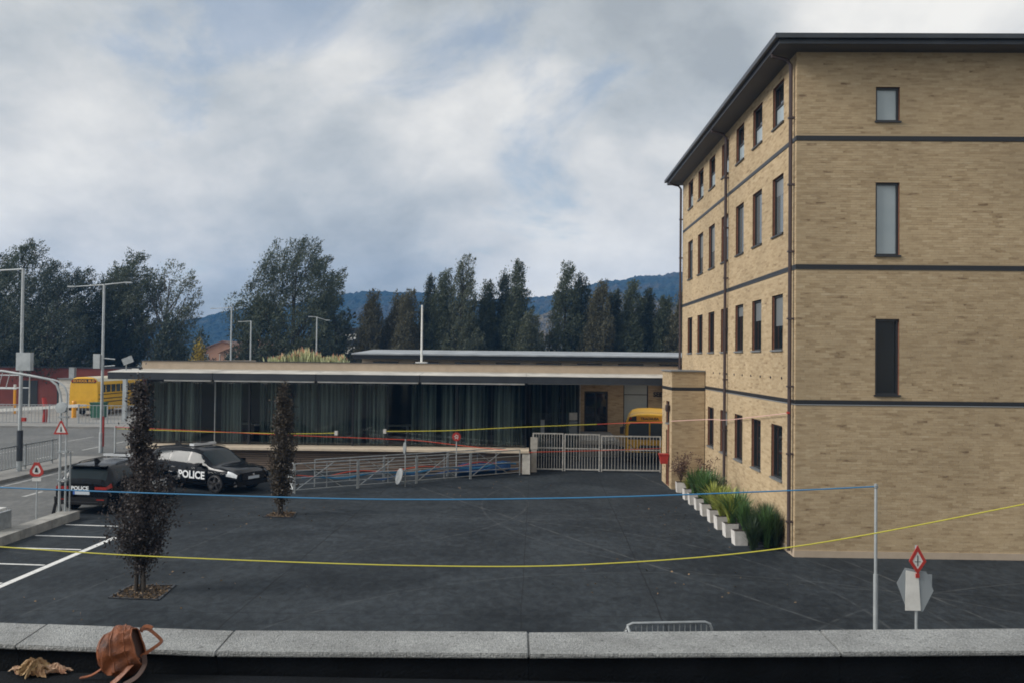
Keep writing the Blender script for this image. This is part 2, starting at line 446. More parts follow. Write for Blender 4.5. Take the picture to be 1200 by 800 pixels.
hill_mat('forest_far', [(.012, .022, .020), (.022, .032, .024), (.06, .05, .032)])
hill_mat('forest_near', [(.03, .042, .025), (.075, .066, .038), (.13, .10, .055)])


# ------------------------------------------------------------------ mesh helpers
class MB:
    def __init__(self):
        self.v, self.f, self.sm = [], [], []

    def add(self, vs, fs, smooth=False):
        o = len(self.v)
        self.v += [tuple(p) for p in vs]
        self.f += [tuple(i + o for i in q) for q in fs]
        self.sm += [smooth] * len(fs)
        return self

    def box(self, x0, x1, y0, y1, z0, z1, mtx=None):
        vs = [Vector((x, y, z)) for x in (x0, x1) for y in (y0, y1) for z in (z0, z1)]
        if mtx is not None:
            vs = [mtx @ p for p in vs]
        return self.add(vs, [(0, 1, 3, 2), (4, 6, 7, 5), (0, 4, 5, 1), (2, 3, 7, 6), (0, 2, 6, 4), (1, 5, 7, 3)])

    def tube(self, pts, r, n=8, caps=True):
        pts = [Vector(p) for p in pts]
        rs = r if isinstance(r, (list, tuple)) else [r] * len(pts)
        rings = []
        for i, p in enumerate(pts):
            d = (pts[min(i + 1, len(pts) - 1)] - pts[max(i - 1, 0)]).normalized()
            a = Vector((0, 0, 1)) if abs(d.z) < .9 else Vector((1, 0, 0))
            u = d.cross(a).normalized(); w = d.cross(u)
            rings.append([p + (u * math.cos(2 * math.pi * k / n) + w * math.sin(2 * math.pi * k / n)) * rs[i] for k in range(n)])
        vs = [q for rg in rings for q in rg]
        fs = [(i * n + k, i * n + (k + 1) % n, (i + 1) * n + (k + 1) % n, (i + 1) * n + k) for i in range(len(pts) - 1) for k in range(n)]
        self.add(vs, fs, True)
        if caps:
            self.add(rings[0], [tuple(range(n))[::-1]]); self.add(rings[-1], [tuple(range(n))])
        return self

    def prism(self, poly, axis, a0, a1):
        """poly: 2D outline; extruded along axis ('x','y','z') from a0 to a1"""
        n = len(poly)
        mk = {'x': lambda p, a: (a, p[0], p[1]), 'y': lambda p, a: (p[0], a, p[1]), 'z': lambda p, a: (p[0], p[1], a)}[axis]
        vs = [mk(p, a0) for p in poly] + [mk(p, a1) for p in poly]
        fs = [tuple(range(n))[::-1], tuple(range(n, 2 * n))] + [(i, (i + 1) % n, n + (i + 1) % n, n + i) for i in range(n)]
        return self.add(vs, fs)

    def lathe(self, prof, n=20, axis='z', c=(0, 0, 0)):
        vs = []
        for r, h in prof:
            for k in range(n):
                a = 2 * math.pi * k / n
                p = {'z': (r * math.cos(a), r * math.sin(a), h), 'y': (r * math.cos(a), h, r * math.sin(a)), 'x': (h, r * math.cos(a), r * math.sin(a))}[axis]
                vs.append((p[0] + c[0], p[1] + c[1], p[2] + c[2]))
        fs = [(i * n + k, i * n + (k + 1) % n, (i + 1) * n + (k + 1) % n, (i + 1) * n + k) for i in range(len(prof) - 1) for k in range(n)]
        return self.add(vs, fs, True)

    def mesh(self, name, material):
        me = bpy.data.meshes.new(name)
        me.from_pydata(self.v, [], self.f)
        bm = bmesh.new(); bm.from_mesh(me); bmesh.ops.recalc_face_normals(bm, faces=bm.faces); bm.to_mesh(me); bm.free()
        if any(self.sm):
            me.polygons.foreach_set('use_smooth', self.sm)
            me.set_sharp_from_angle(angle=R_(40))
        me.materials.append(MATS[material])
        return me

    def build(self, name, material, parent=None, loc=None):
        return obj(name, self.mesh(name, material), parent, loc)


def obj(name, me, parent=None, loc=None, rz=0.0):
    o = bpy.data.objects.new(name, me)
    COL.objects.link(o)
    if parent is not None:
        o.parent = parent
    if loc is not None:
        o.location = loc
    if rz:
        o.rotation_euler = (0, 0, rz)
    return o


def tag(o, label=None, cat=None, group=None, kind=None):
    if label: o['label'] = label
    if cat: o['category'] = cat
    if group: o['group'] = group
    if kind: o['kind'] = kind
    return o


def thing(name, label, cat, loc=(0, 0, 0), rz=0.0, group=None):
    o = obj(name, None, None, loc, rz)
    o.empty_display_size = .3
    return tag(o, label, cat, group)


def copy_tree(o, parent=None):
    c = o.copy(); COL.objects.link(c); c.parent = parent
    for ch in list(o.children):
        copy_tree(ch, c)
    return c


def box(name, material, parent, *b):
    return MB().box(*b).build(name, material, parent)


def text_mesh(s, size, material, extrude=.004, name='lettering', shear=0.0, bold=0.0):
    cu = bpy.data.curves.new('t', 'FONT')
    cu.body = s; cu.size = size; cu.extrude = extrude; cu.align_x = 'CENTER'; cu.align_y = 'CENTER'; cu.offset = bold; cu.resolution_u = 3
    o = bpy.data.objects.new('t', cu); COL.objects.link(o)
    dg = bpy.context.evaluated_depsgraph_get()
    me = bpy.data.meshes.new_from_object(o.evaluated_get(dg))
    bpy.data.objects.remove(o); bpy.data.curves.remove(cu)
    me.name = name; me.materials.clear(); me.materials.append(MATS[material])
    return me


def quads_mesh(name, P, material):
    """P: (N,k,3) array of k-gon corners"""
    N, k = P.shape[0], P.shape[1]
    me = bpy.data.meshes.new(name)
    me.vertices.add(N * k); me.loops.add(N * k); me.polygons.add(N)
    me.vertices.foreach_set('co', P.reshape(-1).astype(np.float32))
    me.loops.foreach_set('vertex_index', np.arange(N * k, dtype=np.int32))
    me.polygons.foreach_set('loop_start', np.arange(0, N * k, k, dtype=np.int32))
    me.polygons.foreach_set('use_smooth', np.zeros(N, dtype=bool))
    me.update(calc_edges=True)
    me.materials.append(MATS[material])
    return me


def leaf_quads(rng, pos, dirs, length, width):
    """diamond leaves: pos (N,3) base, dirs (N,3) unit, length/width arrays"""
    N = len(pos)
    rnd = rng.normal(size=(N, 3))
    side = np.cross(dirs, rnd); side /= np.linalg.norm(side, axis=1)[:, None] + 1e-9
    L, W = length[:, None], width[:, None]
    a = pos; b = pos + dirs * L * .45 + side * W * .5; c = pos + dirs * L; d = pos + dirs * L * .45 - side * W * .5
    return np.stack([a, b, c, d], 1)


def boxes_mesh(name, lo, hi, material):
    """many boxes: lo, hi (N,3)"""
    N = len(lo)
    c = np.zeros((N, 8, 3))
    for i in range(8):
        for ax, bit in ((0, 4), (1, 2), (2, 1)):
            c[:, i, ax] = np.where(i & bit, hi[:, ax], lo[:, ax])
    F6 = np.array([(0, 1, 3, 2), (4, 6, 7, 5), (0, 4, 5, 1), (2, 3, 7, 6), (0, 2, 6, 4), (1, 5, 7, 3)])
    idx = (np.arange(N)[:, None, None] * 8 + F6[None]).reshape(-1)
    me = bpy.data.meshes.new(name)
    me.vertices.add(N * 8); me.loops.add(N * 24); me.polygons.add(N * 6)
    me.vertices.foreach_set('co', c.reshape(-1).astype(np.float32))
    me.loops.foreach_set('vertex_index', idx.astype(np.int32))
    me.polygons.foreach_set('loop_start', np.arange(0, N * 24, 4, dtype=np.int32))
    me.polygons.foreach_set('use_smooth', np.zeros(N * 6, dtype=bool))
    me.update(calc_edges=True)
    me.materials.append(MATS[material])
    return me


ORD = ['first', 'second', 'third', 'fourth', 'fifth', 'sixth', 'seventh', 'eighth', 'ninth', 'tenth', 'eleventh', 'twelfth',
       'thirteenth', 'fourteenth', 'fifteenth', 'sixteenth', 'seventeenth', 'eighteenth', 'nineteenth', 'twentieth']

# ================================================================== THE SETTING
def sheet(name, poly, z, material, kind='structure'):
    me = bpy.data.meshes.new(name)
    me.from_pydata([(x, y, z) for x, y in poly], [], [tuple(range(len(poly)))])
    me.materials.append(MATS[material])
    return tag(obj(name, me), kind=kind)


def rect(x0, x1, y0, y1):
    return [(x0, y0), (x1, y0), (x1, y1), (x0, y1)]


sheet('ground', rect(-610, 610, -80, 1215), -0.012, 'grass_ground')
sheet('road', rect(-90, -13.5, -20, 57.6), -0.004, 'road_asphalt')
sheet('parking_lot', rect(-13.5, 26, 4.6, 52), 0.0, 'lot_asphalt')
MB().box(-90, -16.6, 57.6, 60.2, -.1, .12).build('pavement', 'pavement')
tag(bpy.data.objects['pavement'], kind='structure')
yard = sheet('yard', rect(-90, -16.0, 60.2, 84), 0.0, 'pavement')
med = MB().box(-20.9, -19.2, 20, 41, -.1, .12).build('traffic_island', 'pavement'); tag(med, kind='structure')
# road markings
for i, (x, y0, y1) in enumerate([(-16.75, 26.6, 28.0), (-16.75, 29.9, 31.1), (-16.75, 33.6, 35.0), (-22.2, 40.6, 41.9), (-22.2, 42.9, 43.9), (-22.1, 44.6, 46.4), (-22.1, 48.2, 50.2)]):
    tag(sheet('lane_dash', rect(x - .07, x + .07, y0, y1), .001, 'road_line'), kind='structure')
for x in (-18.75, -25.1):
    tag(sheet('edge_line', rect(x - .05, x + .05, 20, 52), .001, 'road_line'), kind='structure')
# bay lines of the car park
tag(sheet('bay_line', [(-10.82, 15.5), (-10.66, 15.5), (-10.62, 23.62), (-10.78, 23.62)], .0045, 'marking_white'), kind='structure')
for y in (16.9, 18.7, 20.35, 22.0, 23.5, 25.05):
    e = -10.84 if y < 24 else -11.3
    tag(sheet('bay_line', [(-12.86, y - .045 + .06), (e, y - .045 - .08), (e, y + .045 - .08), (-12.86, y + .045 + .06)], .0045, 'marking_white'), kind='structure')
# low concrete kerb wall beside the bays
k = thing('kerb_wall', 'low pale concrete kerb wall between the parking bays and the road', 'kerb')
for i, y in enumerate(np.arange(13.9, 26.0, 1.52)):
    MB().box(-13.42, -12.93, y, y + 1.5, -.02, .235).build('kerb_stone', 'concrete_kerb', k)

# ------------------------------------------------------------------ hills
def hill(name, material, prof, Y, depth, seed, rough):
    rng = np.random.default_rng(seed)
    xs = np.linspace(prof[0][0], prof[-1][0], 420)
    hz = np.interp(xs, [p[0] for p in prof], [p[1] for p in prof])
    ph = rng.uniform(0, 6.28, 8)
    for i, (w, a) in enumerate(((.012, 3.0), (.03, 1.6), (.07, .9), (.16, .6))):
        hz = hz + np.sin(xs * w + ph[i]) * a * rough
    rows = 26
    V = []
    for r in range(rows + 1):
        t = r / rows
        y = Y - depth * (1 - t)
        s = math.sin(t * math.pi / 2) ** 1.3
        jit = rng.normal(0, .8 if r else 0, len(xs)) * rough
        bulge = np.sin(xs * .02 + ph[5] + t * 3) * 5 * math.sin(t * math.pi)
        z = hz * s + jit + bulge * (1 - t)
        if r == 0:
            z = np.full(len(xs), -.5)
        V += [(x, y + rng.normal(0, 3), max(zz, -.5)) for x, zz in zip(xs, z)]
    V += [(x, Y + depth * .6, -.5) for x in xs]
    n = len(xs)
    Fc = [(r * n + i, r * n + i + 1, (r + 1) * n + i + 1, (r + 1) * n + i) for r in range(rows + 1) for i in range(n - 1)]
    me = bpy.data.meshes.new(name); me.from_pydata(V, [], Fc); me.materials.append(MATS[material])
    me.polygons.foreach_set('use_smooth', [True] * len(Fc))
    tag(obj(name, me), kind='structure')


hill('hill_far', 'forest_far', [(-560, 16), (-430, 26), (-375, 36), (-313, 49), (-210, 67), (-172, 76), (-134, 74), (-58, 70), (-2, 74), (36, 80), (72, 86), (110, 92), (166, 97), (260, 104), (380, 92), (520, 80)], 1000, 330, 5, 1.0)
hill('hill_near', 'forest_near', [(-330, 0), (-150, 8), (-60, 20), (-10, 34), (35, 46), (62, 55), (85, 53), (120, 46), (180, 44), (300, 50), (420, 40)], 700, 240, 9, .7)

# ================================================================== BRICK BUILDING
BX, BY, BL, BW, BH = 6.45, 22.31, 16.64, 13.0, 12.32
bands = [3.68, 6.97, 10.12]
blg = thing('brick_building', 'four-storey buff brick building with dark eaves and narrow windows', 'building', (BX, BY, 0))
left_open = []
for zi, (z0, z1) in enumerate([(1.67, 3.08), (5.02, 6.46), (8.02, 9.57), (10.9, 12.02)]):
    for i in range(7):
        if zi == 0 and i > 4:
            continue
        u = 23.43 - BY + i * 2.178
        left_open.append((u, u + 1.06, z0, z1, zi, i))
front_open = [(8.37 - BX, 8.95 - BX, z0, z1, zi, 0) for zi, (z0, z1) in enumerate([(3.94, 5.78), (7.32, 9.11), (10.6, 11.45)])]


def facade(parent, O, ua, na, length, zlo, zhi, opens, bandz, brick_name, wall_name, seed, brick_max=None, depth=.22):
    """wall plane with openings and reveals, then a skin of single bricks laid in running bond"""
    O, ua, na = Vector(O), Vector(ua), Vector(na)
    us = sorted({0, length, *[o[0] for o in opens], *[o[1] for o in opens]})
    zs = sorted({zlo, zhi, *[o[2] for o in opens], *[o[3] for o in opens]})
    w = MB()
    P = lambda u, z, d=0.0: O + ua * u + Vector((0, 0, z)) + na * d
    for i in range(len(us) - 1):
        for j in range(len(zs) - 1):
            cu, cz = (us[i] + us[i + 1]) / 2, (zs[j] + zs[j + 1]) / 2
            if any(o[0] < cu < o[1] and o[2] < cz < o[3] for o in opens):
                continue
            w.add([P(us[i], zs[j]), P(us[i + 1], zs[j]), P(us[i + 1], zs[j + 1]), P(us[i], zs[j + 1])], [(0, 1, 2, 3)])
    me = bpy.data.meshes.new(wall_name); me.from_pydata(w.v, [], w.f); me.materials.append(MATS['mortar'])
    obj(wall_name, me, parent)
    for o in opens:
        rv = MB()
        u0, u1, z0, z1 = o[:4]
        c = [(u0, z0), (u1, z0), (u1, z1), (u0, z1)]
        for a in range(4):
            p, q = c[a], c[(a + 1) % 4]
            rv.add([P(*p, .004), P(*q, .004), P(*q, -depth), P(*p, -depth)], [(0, 1, 2, 3)])
        rv.build('reveal', 'red_brick', parent)
    rng = random.Random(seed)
    lo, hi = [], []
    ph, pl, j = .06, .245, .007
    rows = int((zhi - zlo) / ph)
    for r in range(rows):
        z0 = zlo + r * ph; z1 = z0 + ph - j
        if any(z1 > b - .005 and z0 < b + .127 for b in bandz):
            continue
        cuts = []
        for o in opens:
            if z1 > o[2] + .004 and z0 < o[3] - .004:
                cuts.append((o[0], o[1]))
        cuts.sort()
        segs, cur = [], 0.0
        for a, b in cuts:
            segs.append((cur, a)); cur = b
        segs.append((cur, length))
        off = (r % 2) * pl * .5 + rng.uniform(-.04, .04)
        for a, b in segs:
            u = a
            first = True
            while u < b - .02:
                step = pl - ((u - off) % pl) if first else pl
                if step < .05: step += pl
                first = False
                e = min(u + step, b)
                pr = .0045 + rng.uniform(-.0008, .0012)
                e2 = e - (j if e < b else 0)
                p0, p1 = P(u, z0, -.02), P(e2, z1, pr)
                lo.append((min(p0.x, p1.x), min(p0.y, p1.y), z0)); hi.append((max(p0.x, p1.x), max(p0.y, p1.y), z1))
                u = e
    b = obj(brick_name, boxes_mesh(brick_name, np.array(lo), np.array(hi), 'buff_brick'), parent)
    b['kind'] = 'stuff'


facade(blg, (0, 0, 0), (0, 1, 0), (-1, 0, 0), BL, .16, BH, left_open, bands, 'bricks', 'wall', 1)
facade(blg, (0, 0, 0), (1, 0, 0), (0, -1, 0), BW, .16, BH, front_open, bands, 'bricks', 'wall', 2)
MB().add([(BW, 0, 0), (BW, BL, 0), (0, BL, 0), (0, BL, BH), (BW, BL, BH), (BW, 0, BH)], [(0, 1, 4, 5), (1, 2, 3, 4)]).build('wall', 'mortar', blg)
MB().box(-.02, BW, -.02, .05, 0, .16).box(-.02, .05, .051, BL, 0, .16).build('plinth', 'tan_render', blg)
for z in bands:      # dark storey joints with a weathered flashing
    s = MB().box(-.006, BW, -.006, .04, z + .002, z + .125).box(-.006, .04, .041, BL, z + .002, z + .125).build('storey_joint', 'dark_metal', blg)
    MB().add([(-.02, -.02, z + .004), (BW, -.02, z + .004), (BW, 0, z + .03), (0, 0, z + .03), (-.02, BL, z + .004), (0, BL, z + .03)],
             [(0, 1, 2, 3), (0, 3, 5, 4)]).build('flashing', 'sill_grey' if z < 5 else 'frame_dark', s)


def window(parent, O, ua, na, o, pane_m, frame_m='frame_dark', sill_m='sill_grey', rec=.09, sash=None):
    O, ua, na = Vector(O), Vector(ua), Vector(na)
    u0, u1, z0, z1 = o[:4]
    mt = Matrix((ua, -na, Vector((0, 0, 1)))).transposed().to_4x4()      # local: x along wall, y into wall, z up
    mt.translation = O
    w = MB(); t = .055
    for b in ((u0 + .002, u0 + t, z0 + .002, z1 - .002), (u1 - t, u1 - .002, z0 + .002, z1 - .002), (u0 + t, u1 - t, z0 + .002, z0 + t), (u0 + t, u1 - t, z1 - t, z1 - .002)):
        w.box(b[0], b[1], rec - .03, rec + .05, b[2], b[3], mt)
    if sash:
        w.box(u0 + t, u1 - t, rec - .02, rec + .05, z0 + (z1 - z0) * sash - .02, z0 + (z1 - z0) * sash + .02, mt)
    f = w.build('window', frame_m, parent)
    MB().box(u0 + t - .005, u1 - t + .005, rec + .012, rec + .024, z0 + t - .005, z1 - t + .005, mt).build('pane', pane_m, f)
    MB().box(u0 - .03, u1 + .03, -.05, rec - .032, z0 - .03, z0 + .012, mt).build('sill', sill_m, f)
    return f


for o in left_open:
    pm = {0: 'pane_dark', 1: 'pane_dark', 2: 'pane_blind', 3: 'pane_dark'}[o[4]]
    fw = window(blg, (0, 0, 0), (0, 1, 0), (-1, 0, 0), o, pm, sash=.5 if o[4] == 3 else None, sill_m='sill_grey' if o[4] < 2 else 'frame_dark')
    u0, u1, z0, z1 = o[:4]
    wr = random.Random(int(u0 * 100) + int(z0 * 10))
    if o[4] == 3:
        MB().box(.098, .1005, u0 + .06, u1 - .06, z0 + .06, z0 + (z1 - z0) * .48).build('sky_tone_pane', 'pane_frosted_sky_tone', fw)  # pale box paints the sky reflection onto the lower half of the glass
    elif wr.random() < .45:
        MB().box(.098, .1005, u0 + .06, u1 - .06, z1 - (z1 - z0) * wr.uniform(.18, .6), z1 - .06).build('blind', 'blind_cloth', fw)
for o in front_open:
    window(blg, (0, 0, 0), (1, 0, 0), (0, -1, 0), o, 'pane_black' if o[4] == 0 else 'pane_frosted_sky_tone', sill_m='frame_dark')
# roof: boxed eaves, fascia and a low hipped roof
rf = MB().box(-.58, BW + .5, -.58, BL + .5, BH - .02, BH + .02).build('eaves', 'soffit', blg)
fa = MB()
e = .6
fa.box(-e, BW + e, -e, -e + .03, BH - .02, BH + .19).box(-e, -e + .03, -e + .031, BL + e, BH - .02, BH + .19).box(-e + .031, BW + e, BL + e - .03, BL + e, BH - .02, BH + .19).box(BW + e - .03, BW + e, -e + .031, BL + e - .031, BH - .02, BH + .19)
fa.build('fascia', 'fascia_metal', rf)
g_ = MB()
for a, b in (((-e - .06, -e - .06), (-e - .06, BL + e)), ((-e + .042, -e - .06), (BW + e, -e - .06))):
    g_.box(min(a[0], b[0]) - .05, max(a[0], b[0]) + .05, min(a[1], b[1]) - .05, max(a[1], b[1]) + .05, BH + .09, BH + .202)
g_.build('gutter', 'fascia_metal', rf)
MB().add([(-e, -e, BH + .19), (BW + e, -e, BH + .19), (BW + e, BL + e, BH + .19), (-e, BL + e, BH + .19), (6, 6, BH + .8), (BW - 6, 6, BH + .8), (BW - 6, BL - 6, BH + .8), (6, BL - 6, BH + .8)],
         [(0, 1, 5, 4), (1, 2, 6, 5), (2, 3, 7, 6), (3, 0, 4, 7), (4, 5, 6, 7)]).build('roof', 'roof_dark', blg)
for yy in (.16, 7.62, BL - .04):      # downpipes
    x = -.10
    d = MB().tube([(-.58, yy, BH + .1), (-.55, yy, BH - .08), (-.2, yy, BH - .16), (x, yy, BH - .3), (x, yy, .12)], .048, 8).build('downpipe', 'pipe_brown', blg)
    for z in np.arange(.8, 12, 1.65):
        MB().box(x - .062, 0, yy - .06, yy + .06, z, z + .045).build('bracket', 'pipe_brown', d)
for i in range(9):      # row of small vents
    yy = 23.49 - BY + i * 1.09
    MB().box(-.022, .03, yy - .035, yy + .035, 4.28, 4.34).build('vent', 'dark_metal', blg)

# ---- porch annex on the left wall
por = thing('brick_porch', 'small flat-roofed brick porch joined to the side of the tall building', 'porch', (5.22, 33.68, 0))
pw, pd, phh = BX - 5.22 - .03, 2.4, 4.32
facade(por, (0, 0, 0), (1, 0, 0), (0, -1, 0), pw, .0, phh, [], [3.62], 'bricks', 'wall', 3)
facade(por, (0, 0, 0), (0, 1, 0), (-1, 0, 0), pd, .0, phh, [(.55, 1.35, .02, 2.1, 0, 0), (.55, 1.35, 2.35, 3.2, 0, 0)], [3.62], 'bricks', 'wall', 4)
MB().box(-.06, pw, -.06, pd, phh, phh + .05).build('roof', 'sill_grey', por)
MB().box(-.006, pw, -.006, .03, 3.622, 3.745).box(-.006, .03, .031, pd, 3.622, 3.745).build('storey_joint', 'dark_metal', por)
dr = MB().box(.10, .16, .57, 1.33, .03, 2.09).build('door', 'frame_dark', por)
MB().box(.06, .10, 1.2, 1.26, .95, 1.15).build('handle', 'chrome', dr)
window(por, (0, 0, 0), (0, 1, 0), (-1, 0, 0), (.55, 1.35, 2.35, 3.2), 'pane_dark')
wl_ = thing('wall_lamp', 'small brown lantern fixed high on the porch side wall', 'lamp', (5.2, 34.05, 2.95))
MB().box(-.02, .0, -.05, .05, -.1, .12).build('bracket', 'pipe_brown', wl_)
MB().lathe([(0, .17), (.07, .12), (.075, -.05), (.05, -.12), (0, -.12)], 10, c=(-.1, 0, 0)).build('lamp_shade', 'pipe_brown', wl_)
rb = thing('wall_bin', 'red wall-mounted litter bin beside the porch door', 'bin', (5.02, 34.25, .88))
MB().prism([(-.11, 0), (.11, 0), (.17, .32), (-.17, .32)], 'y', -.15, .15).build('body', 'sign_red', rb)
MB().box(-.19, .17, -.17, .17, .32, .37).build('rim', 'sign_red', rb)
pl_ = MB().prism([(-.02, 1.3), (-.02, 2.35), (.10, 2.3), (.13, 1.3)], 'x', 4.99, 5.03)
pb = pl_.build('wooden_board', 'red_brick'); pb.location = (.165, 34.2, 0)
tag(pb, 'narrow reddish brown board fixed upright on the porch wall above the bin', 'board')

# ================================================================== GLASS HALL
hall = thing('glass_hall', 'long low glass-fronted hall under a flat dark-edged canopy roof', 'building', (-16.4, 38.6, 0))
HL = 16.25            # from the left end to the glazed corner
# plinth of horizontal louvre boards on a dark backing
box('plinth', 'interior_dark', hall, 0, HL, -.97, .3, 0, .86)
for i in range(9):
    zz = .03 + i * .09
    MB().add([(0, -.98, zz), (HL, -.98, zz), (HL, -1.015, zz + .012), (0, -1.015, zz + .012), (0, -.988, zz + .08), (HL, -.988, zz + .08)], [(0, 1, 2, 3), (3, 2, 5, 4)]).build('louvre_board', 'louver_brown', hall)
box('ledge', 'ledge_cream', hall, -.25, HL + .12, -1.3, .3, .875, .965)
# glazing
n = 11
pwid = HL / n
for i in range(n):
    me_p = MB().box(.012, pwid - .012, .06, .075, .99, 3.60).mesh('glass_pane', 'hall_glass') if i == 0 else me_p
    obj('glass_pane', me_p, hall, (i * pwid, 0, 0))
me_m = MB().box(-.014, .014, .02, .12, .967, 3.62).mesh('mullion', 'frame_dark')
me_m3 = MB().box(-.018, .018, .02, .12, .967, 3.62).mesh('mullion', 'galvanised')
me_m2 = MB().box(-.04, .04, .0, .16, .967, 3.62).mesh('mullion', 'frame_dark')
for i in range(n + 1):
    obj('mullion', me_m3 if i in (2, 4) else me_m2 if i % 3 == 0 else me_m, hall, (min(max(i * pwid, .04), HL - .04), 0, 0))
box('head_rail', 'frame_dark', hall, 0, HL, .0, .14, 3.621, 3.72)
MB().box(0, HL, 6.4, 6.5, .9, 3.7).box(0, .08, .2, 6.4, .97, 3.6).box(HL - .02, HL, 4.2, 6.4, .9, 3.7).build('inner_wall', 'interior_dark', hall)
box('inner_floor', 'interior_floor', hall, .08, HL, .31, 6.4, .80, .96)
rng = random.Random(12)
u = .15
ci = 0
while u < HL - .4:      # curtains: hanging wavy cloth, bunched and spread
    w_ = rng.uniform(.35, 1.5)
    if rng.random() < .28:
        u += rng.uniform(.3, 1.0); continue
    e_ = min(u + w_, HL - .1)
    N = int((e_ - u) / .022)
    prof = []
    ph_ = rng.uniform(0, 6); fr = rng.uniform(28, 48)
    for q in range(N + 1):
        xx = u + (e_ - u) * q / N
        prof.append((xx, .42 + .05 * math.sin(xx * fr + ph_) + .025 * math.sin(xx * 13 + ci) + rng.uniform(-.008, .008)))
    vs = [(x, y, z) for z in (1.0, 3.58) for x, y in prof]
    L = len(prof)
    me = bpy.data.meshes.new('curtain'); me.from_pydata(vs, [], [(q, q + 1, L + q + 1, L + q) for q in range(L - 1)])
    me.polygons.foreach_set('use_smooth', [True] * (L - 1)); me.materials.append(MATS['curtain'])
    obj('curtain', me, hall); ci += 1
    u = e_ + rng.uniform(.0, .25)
# furniture dimly seen inside
for x, w_, z1 in ((2.5, 1.4, 1.7), (6.0, 1.6, 1.75), (9.5, 1.5, 1.7), (13.2, 1.2, 1.8)):
    MB().box(x, x + w_, 2.2, 2.9, z1 - .06, z1).box(x + .1, x + .16, 2.3, 2.8, .965, z1 - .06).box(x + w_ - .16, x + w_ - .1, 2.3, 2.8, .965, z1 - .06).build('desk', 'white_trim', hall)
# canopy roof
CX0, CX1 = -1.15, 22.35
box('roof_slab', 'soffit', hall, CX0 + .25, HL + 2.7, -.95, 17, 3.74, 3.98)
box('roof_slab', 'soffit', hall, HL + 2.702, CX1 + .4, -.95, .62, 3.74, 3.98)
box('roof_slab', 'soffit', hall, HL + 2.702, CX1 + 1.6, 10.2, 17, 3.74, 3.98)
for a, b in ((CX0, 3.22), (3.24, 7.52), (7.54, 11.83), (11.85, 16.22), (16.24, CX1)):
    fc = box('fascia_panel', 'fascia_metal', hall, a, b, -1.12, -.951, 3.72, 4.0)
    MB().add([(a, -1.14, 4.0), (b, -1.14, 4.0), (b, .25, 4.11), (a, .25, 4.11), (a, -1.14, 4.02), (b, -1.14, 4.02)], [(0, 1, 5, 4), (4, 5, 2, 3)]).build('drip_edge', 'white_trim', fc)
    if a < 16:
        box('light_strip', 'white_paint', fc, max(a + .06, 1.2), b - .06, -1.09, -.96, 3.662, 3.717)
    else:
        box('light_strip', 'sill_grey', fc, a + .06, b - .06, -1.09, -.98, 3.69, 3.717)
MB().prism([(CX0, 3.98), (CX0, 3.74), (CX0 + .25, 3.72), (CX0 + .25, 3.98)], 'y', -.95, 17).build('fascia_panel', 'fascia_metal', hall)
box('parapet', 'tan_render', hall, -.35, CX1 + .35, .35, .55, 4.115, 4.47)
MB().box(-.35, -.15, .551, 16, 4.06, 4.47).build('parapet', 'tan_render', hall)
MB().box(-.75, CX1 + .3, .251, .349, 4.0, 4.14).build('parapet_kerb', 'white_trim', hall)
MB().box(-.39, CX1 + .35, .31, .59, 4.471, 4.50).build('coping', 'fascia_metal', hall)
box('roof_deck', 'grey_roof', hall, -.15, HL + 2.7, .56, 16.9, 4.0, 4.2)
# lobby glazing and brick recess on the right
VX0, VX1, VY = HL + .15, HL + 2.4, 4.0
for a, b in ((VX0, VX0 + .75), (VX0 + .78, VX0 + 1.5), (VX0 + 1.53, VX1)):
    obj('glass_pane', MB().box(a, b, VY, VY + .02, .10, 3.7).mesh('glass_pane', 'hall_glass'), hall)
for a in (VX0 - .02, VX0 + .765, VX0 + 1.515, VX1 + .02):
    box('mullion', 'frame_dark', hall, a - .035, a + .035, VY - .03, VY + .06, 0, 3.738)
box('mullion', 'gate_white', hall, VX1 + .06, VX1 + .1, VY - .02, VY + .06, 0, 3.738)
box('inner_wall', 'interior_dark', hall, HL, VX1 + .2, VY + 2.6, VY + 2.7, 0, 3.738)
for a, b in ((VX0 + .1, .7), (VX0 + 1.0, 1.3), (VX0 + 1.7, 2.2)):
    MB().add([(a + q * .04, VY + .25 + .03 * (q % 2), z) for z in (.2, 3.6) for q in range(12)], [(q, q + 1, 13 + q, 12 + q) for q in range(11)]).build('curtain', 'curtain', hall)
box('poster', 'sign_white', hall, VX1 - .42, VX1 - .05, VY - .012, VY - .004, 1.9, 2.25)
box('poster', 'acrylic', hall, VX1 - .42, VX1 - .05, VY - .012, VY - .004, 1.2, 1.86)
box('poster', 'plate_white', hall, VX0 + .5, VX0 + .68, VY - .012, VY - .004, 1.25, 1.9)
WY = 11.4           # back wall of the recess, local y
facade(hall, (VX1 + .1, WY, 0), (1, 0, 0), (0, -1, 0), 7.2, 0, 3.73, [(.62, 1.9, .8, 3.0, 0, 0), (2.75, 4.1, 1.0, 3.55, 0, 0)], [], 'bricks', 'wall', 6)
dfr = MB().box(VX1 + .72, VX1 + .80, WY + .03, WY + .12, .8, 3.0).box(VX1 + 1.92, VX1 + 2.0, WY + .03, WY + .12, .8, 3.0).box(VX1 + 1.32, VX1 + 1.40, WY + .03, WY + .12, .8, 3.0).box(VX1 + .8, VX1 + 1.92, WY + .03, WY + .12, 2.9, 3.0).build('door', 'frame_dark', hall)
box('pane', 'pane_dark', dfr, VX1 + .8, VX1 + 1.32, WY + .07, WY + .09, .8, 2.9)
box('pane', 'pane_dark', dfr, VX1 + 1.4, VX1 + 1.92, WY + .07, WY + .09, .8, 2.9)
window(hall, (VX1 + .1, WY, 0), (1, 0, 0), (0, -1, 0), (2.75, 4.1, 1.0, 3.55), 'pane_frosted_sky_tone', sash=.72)
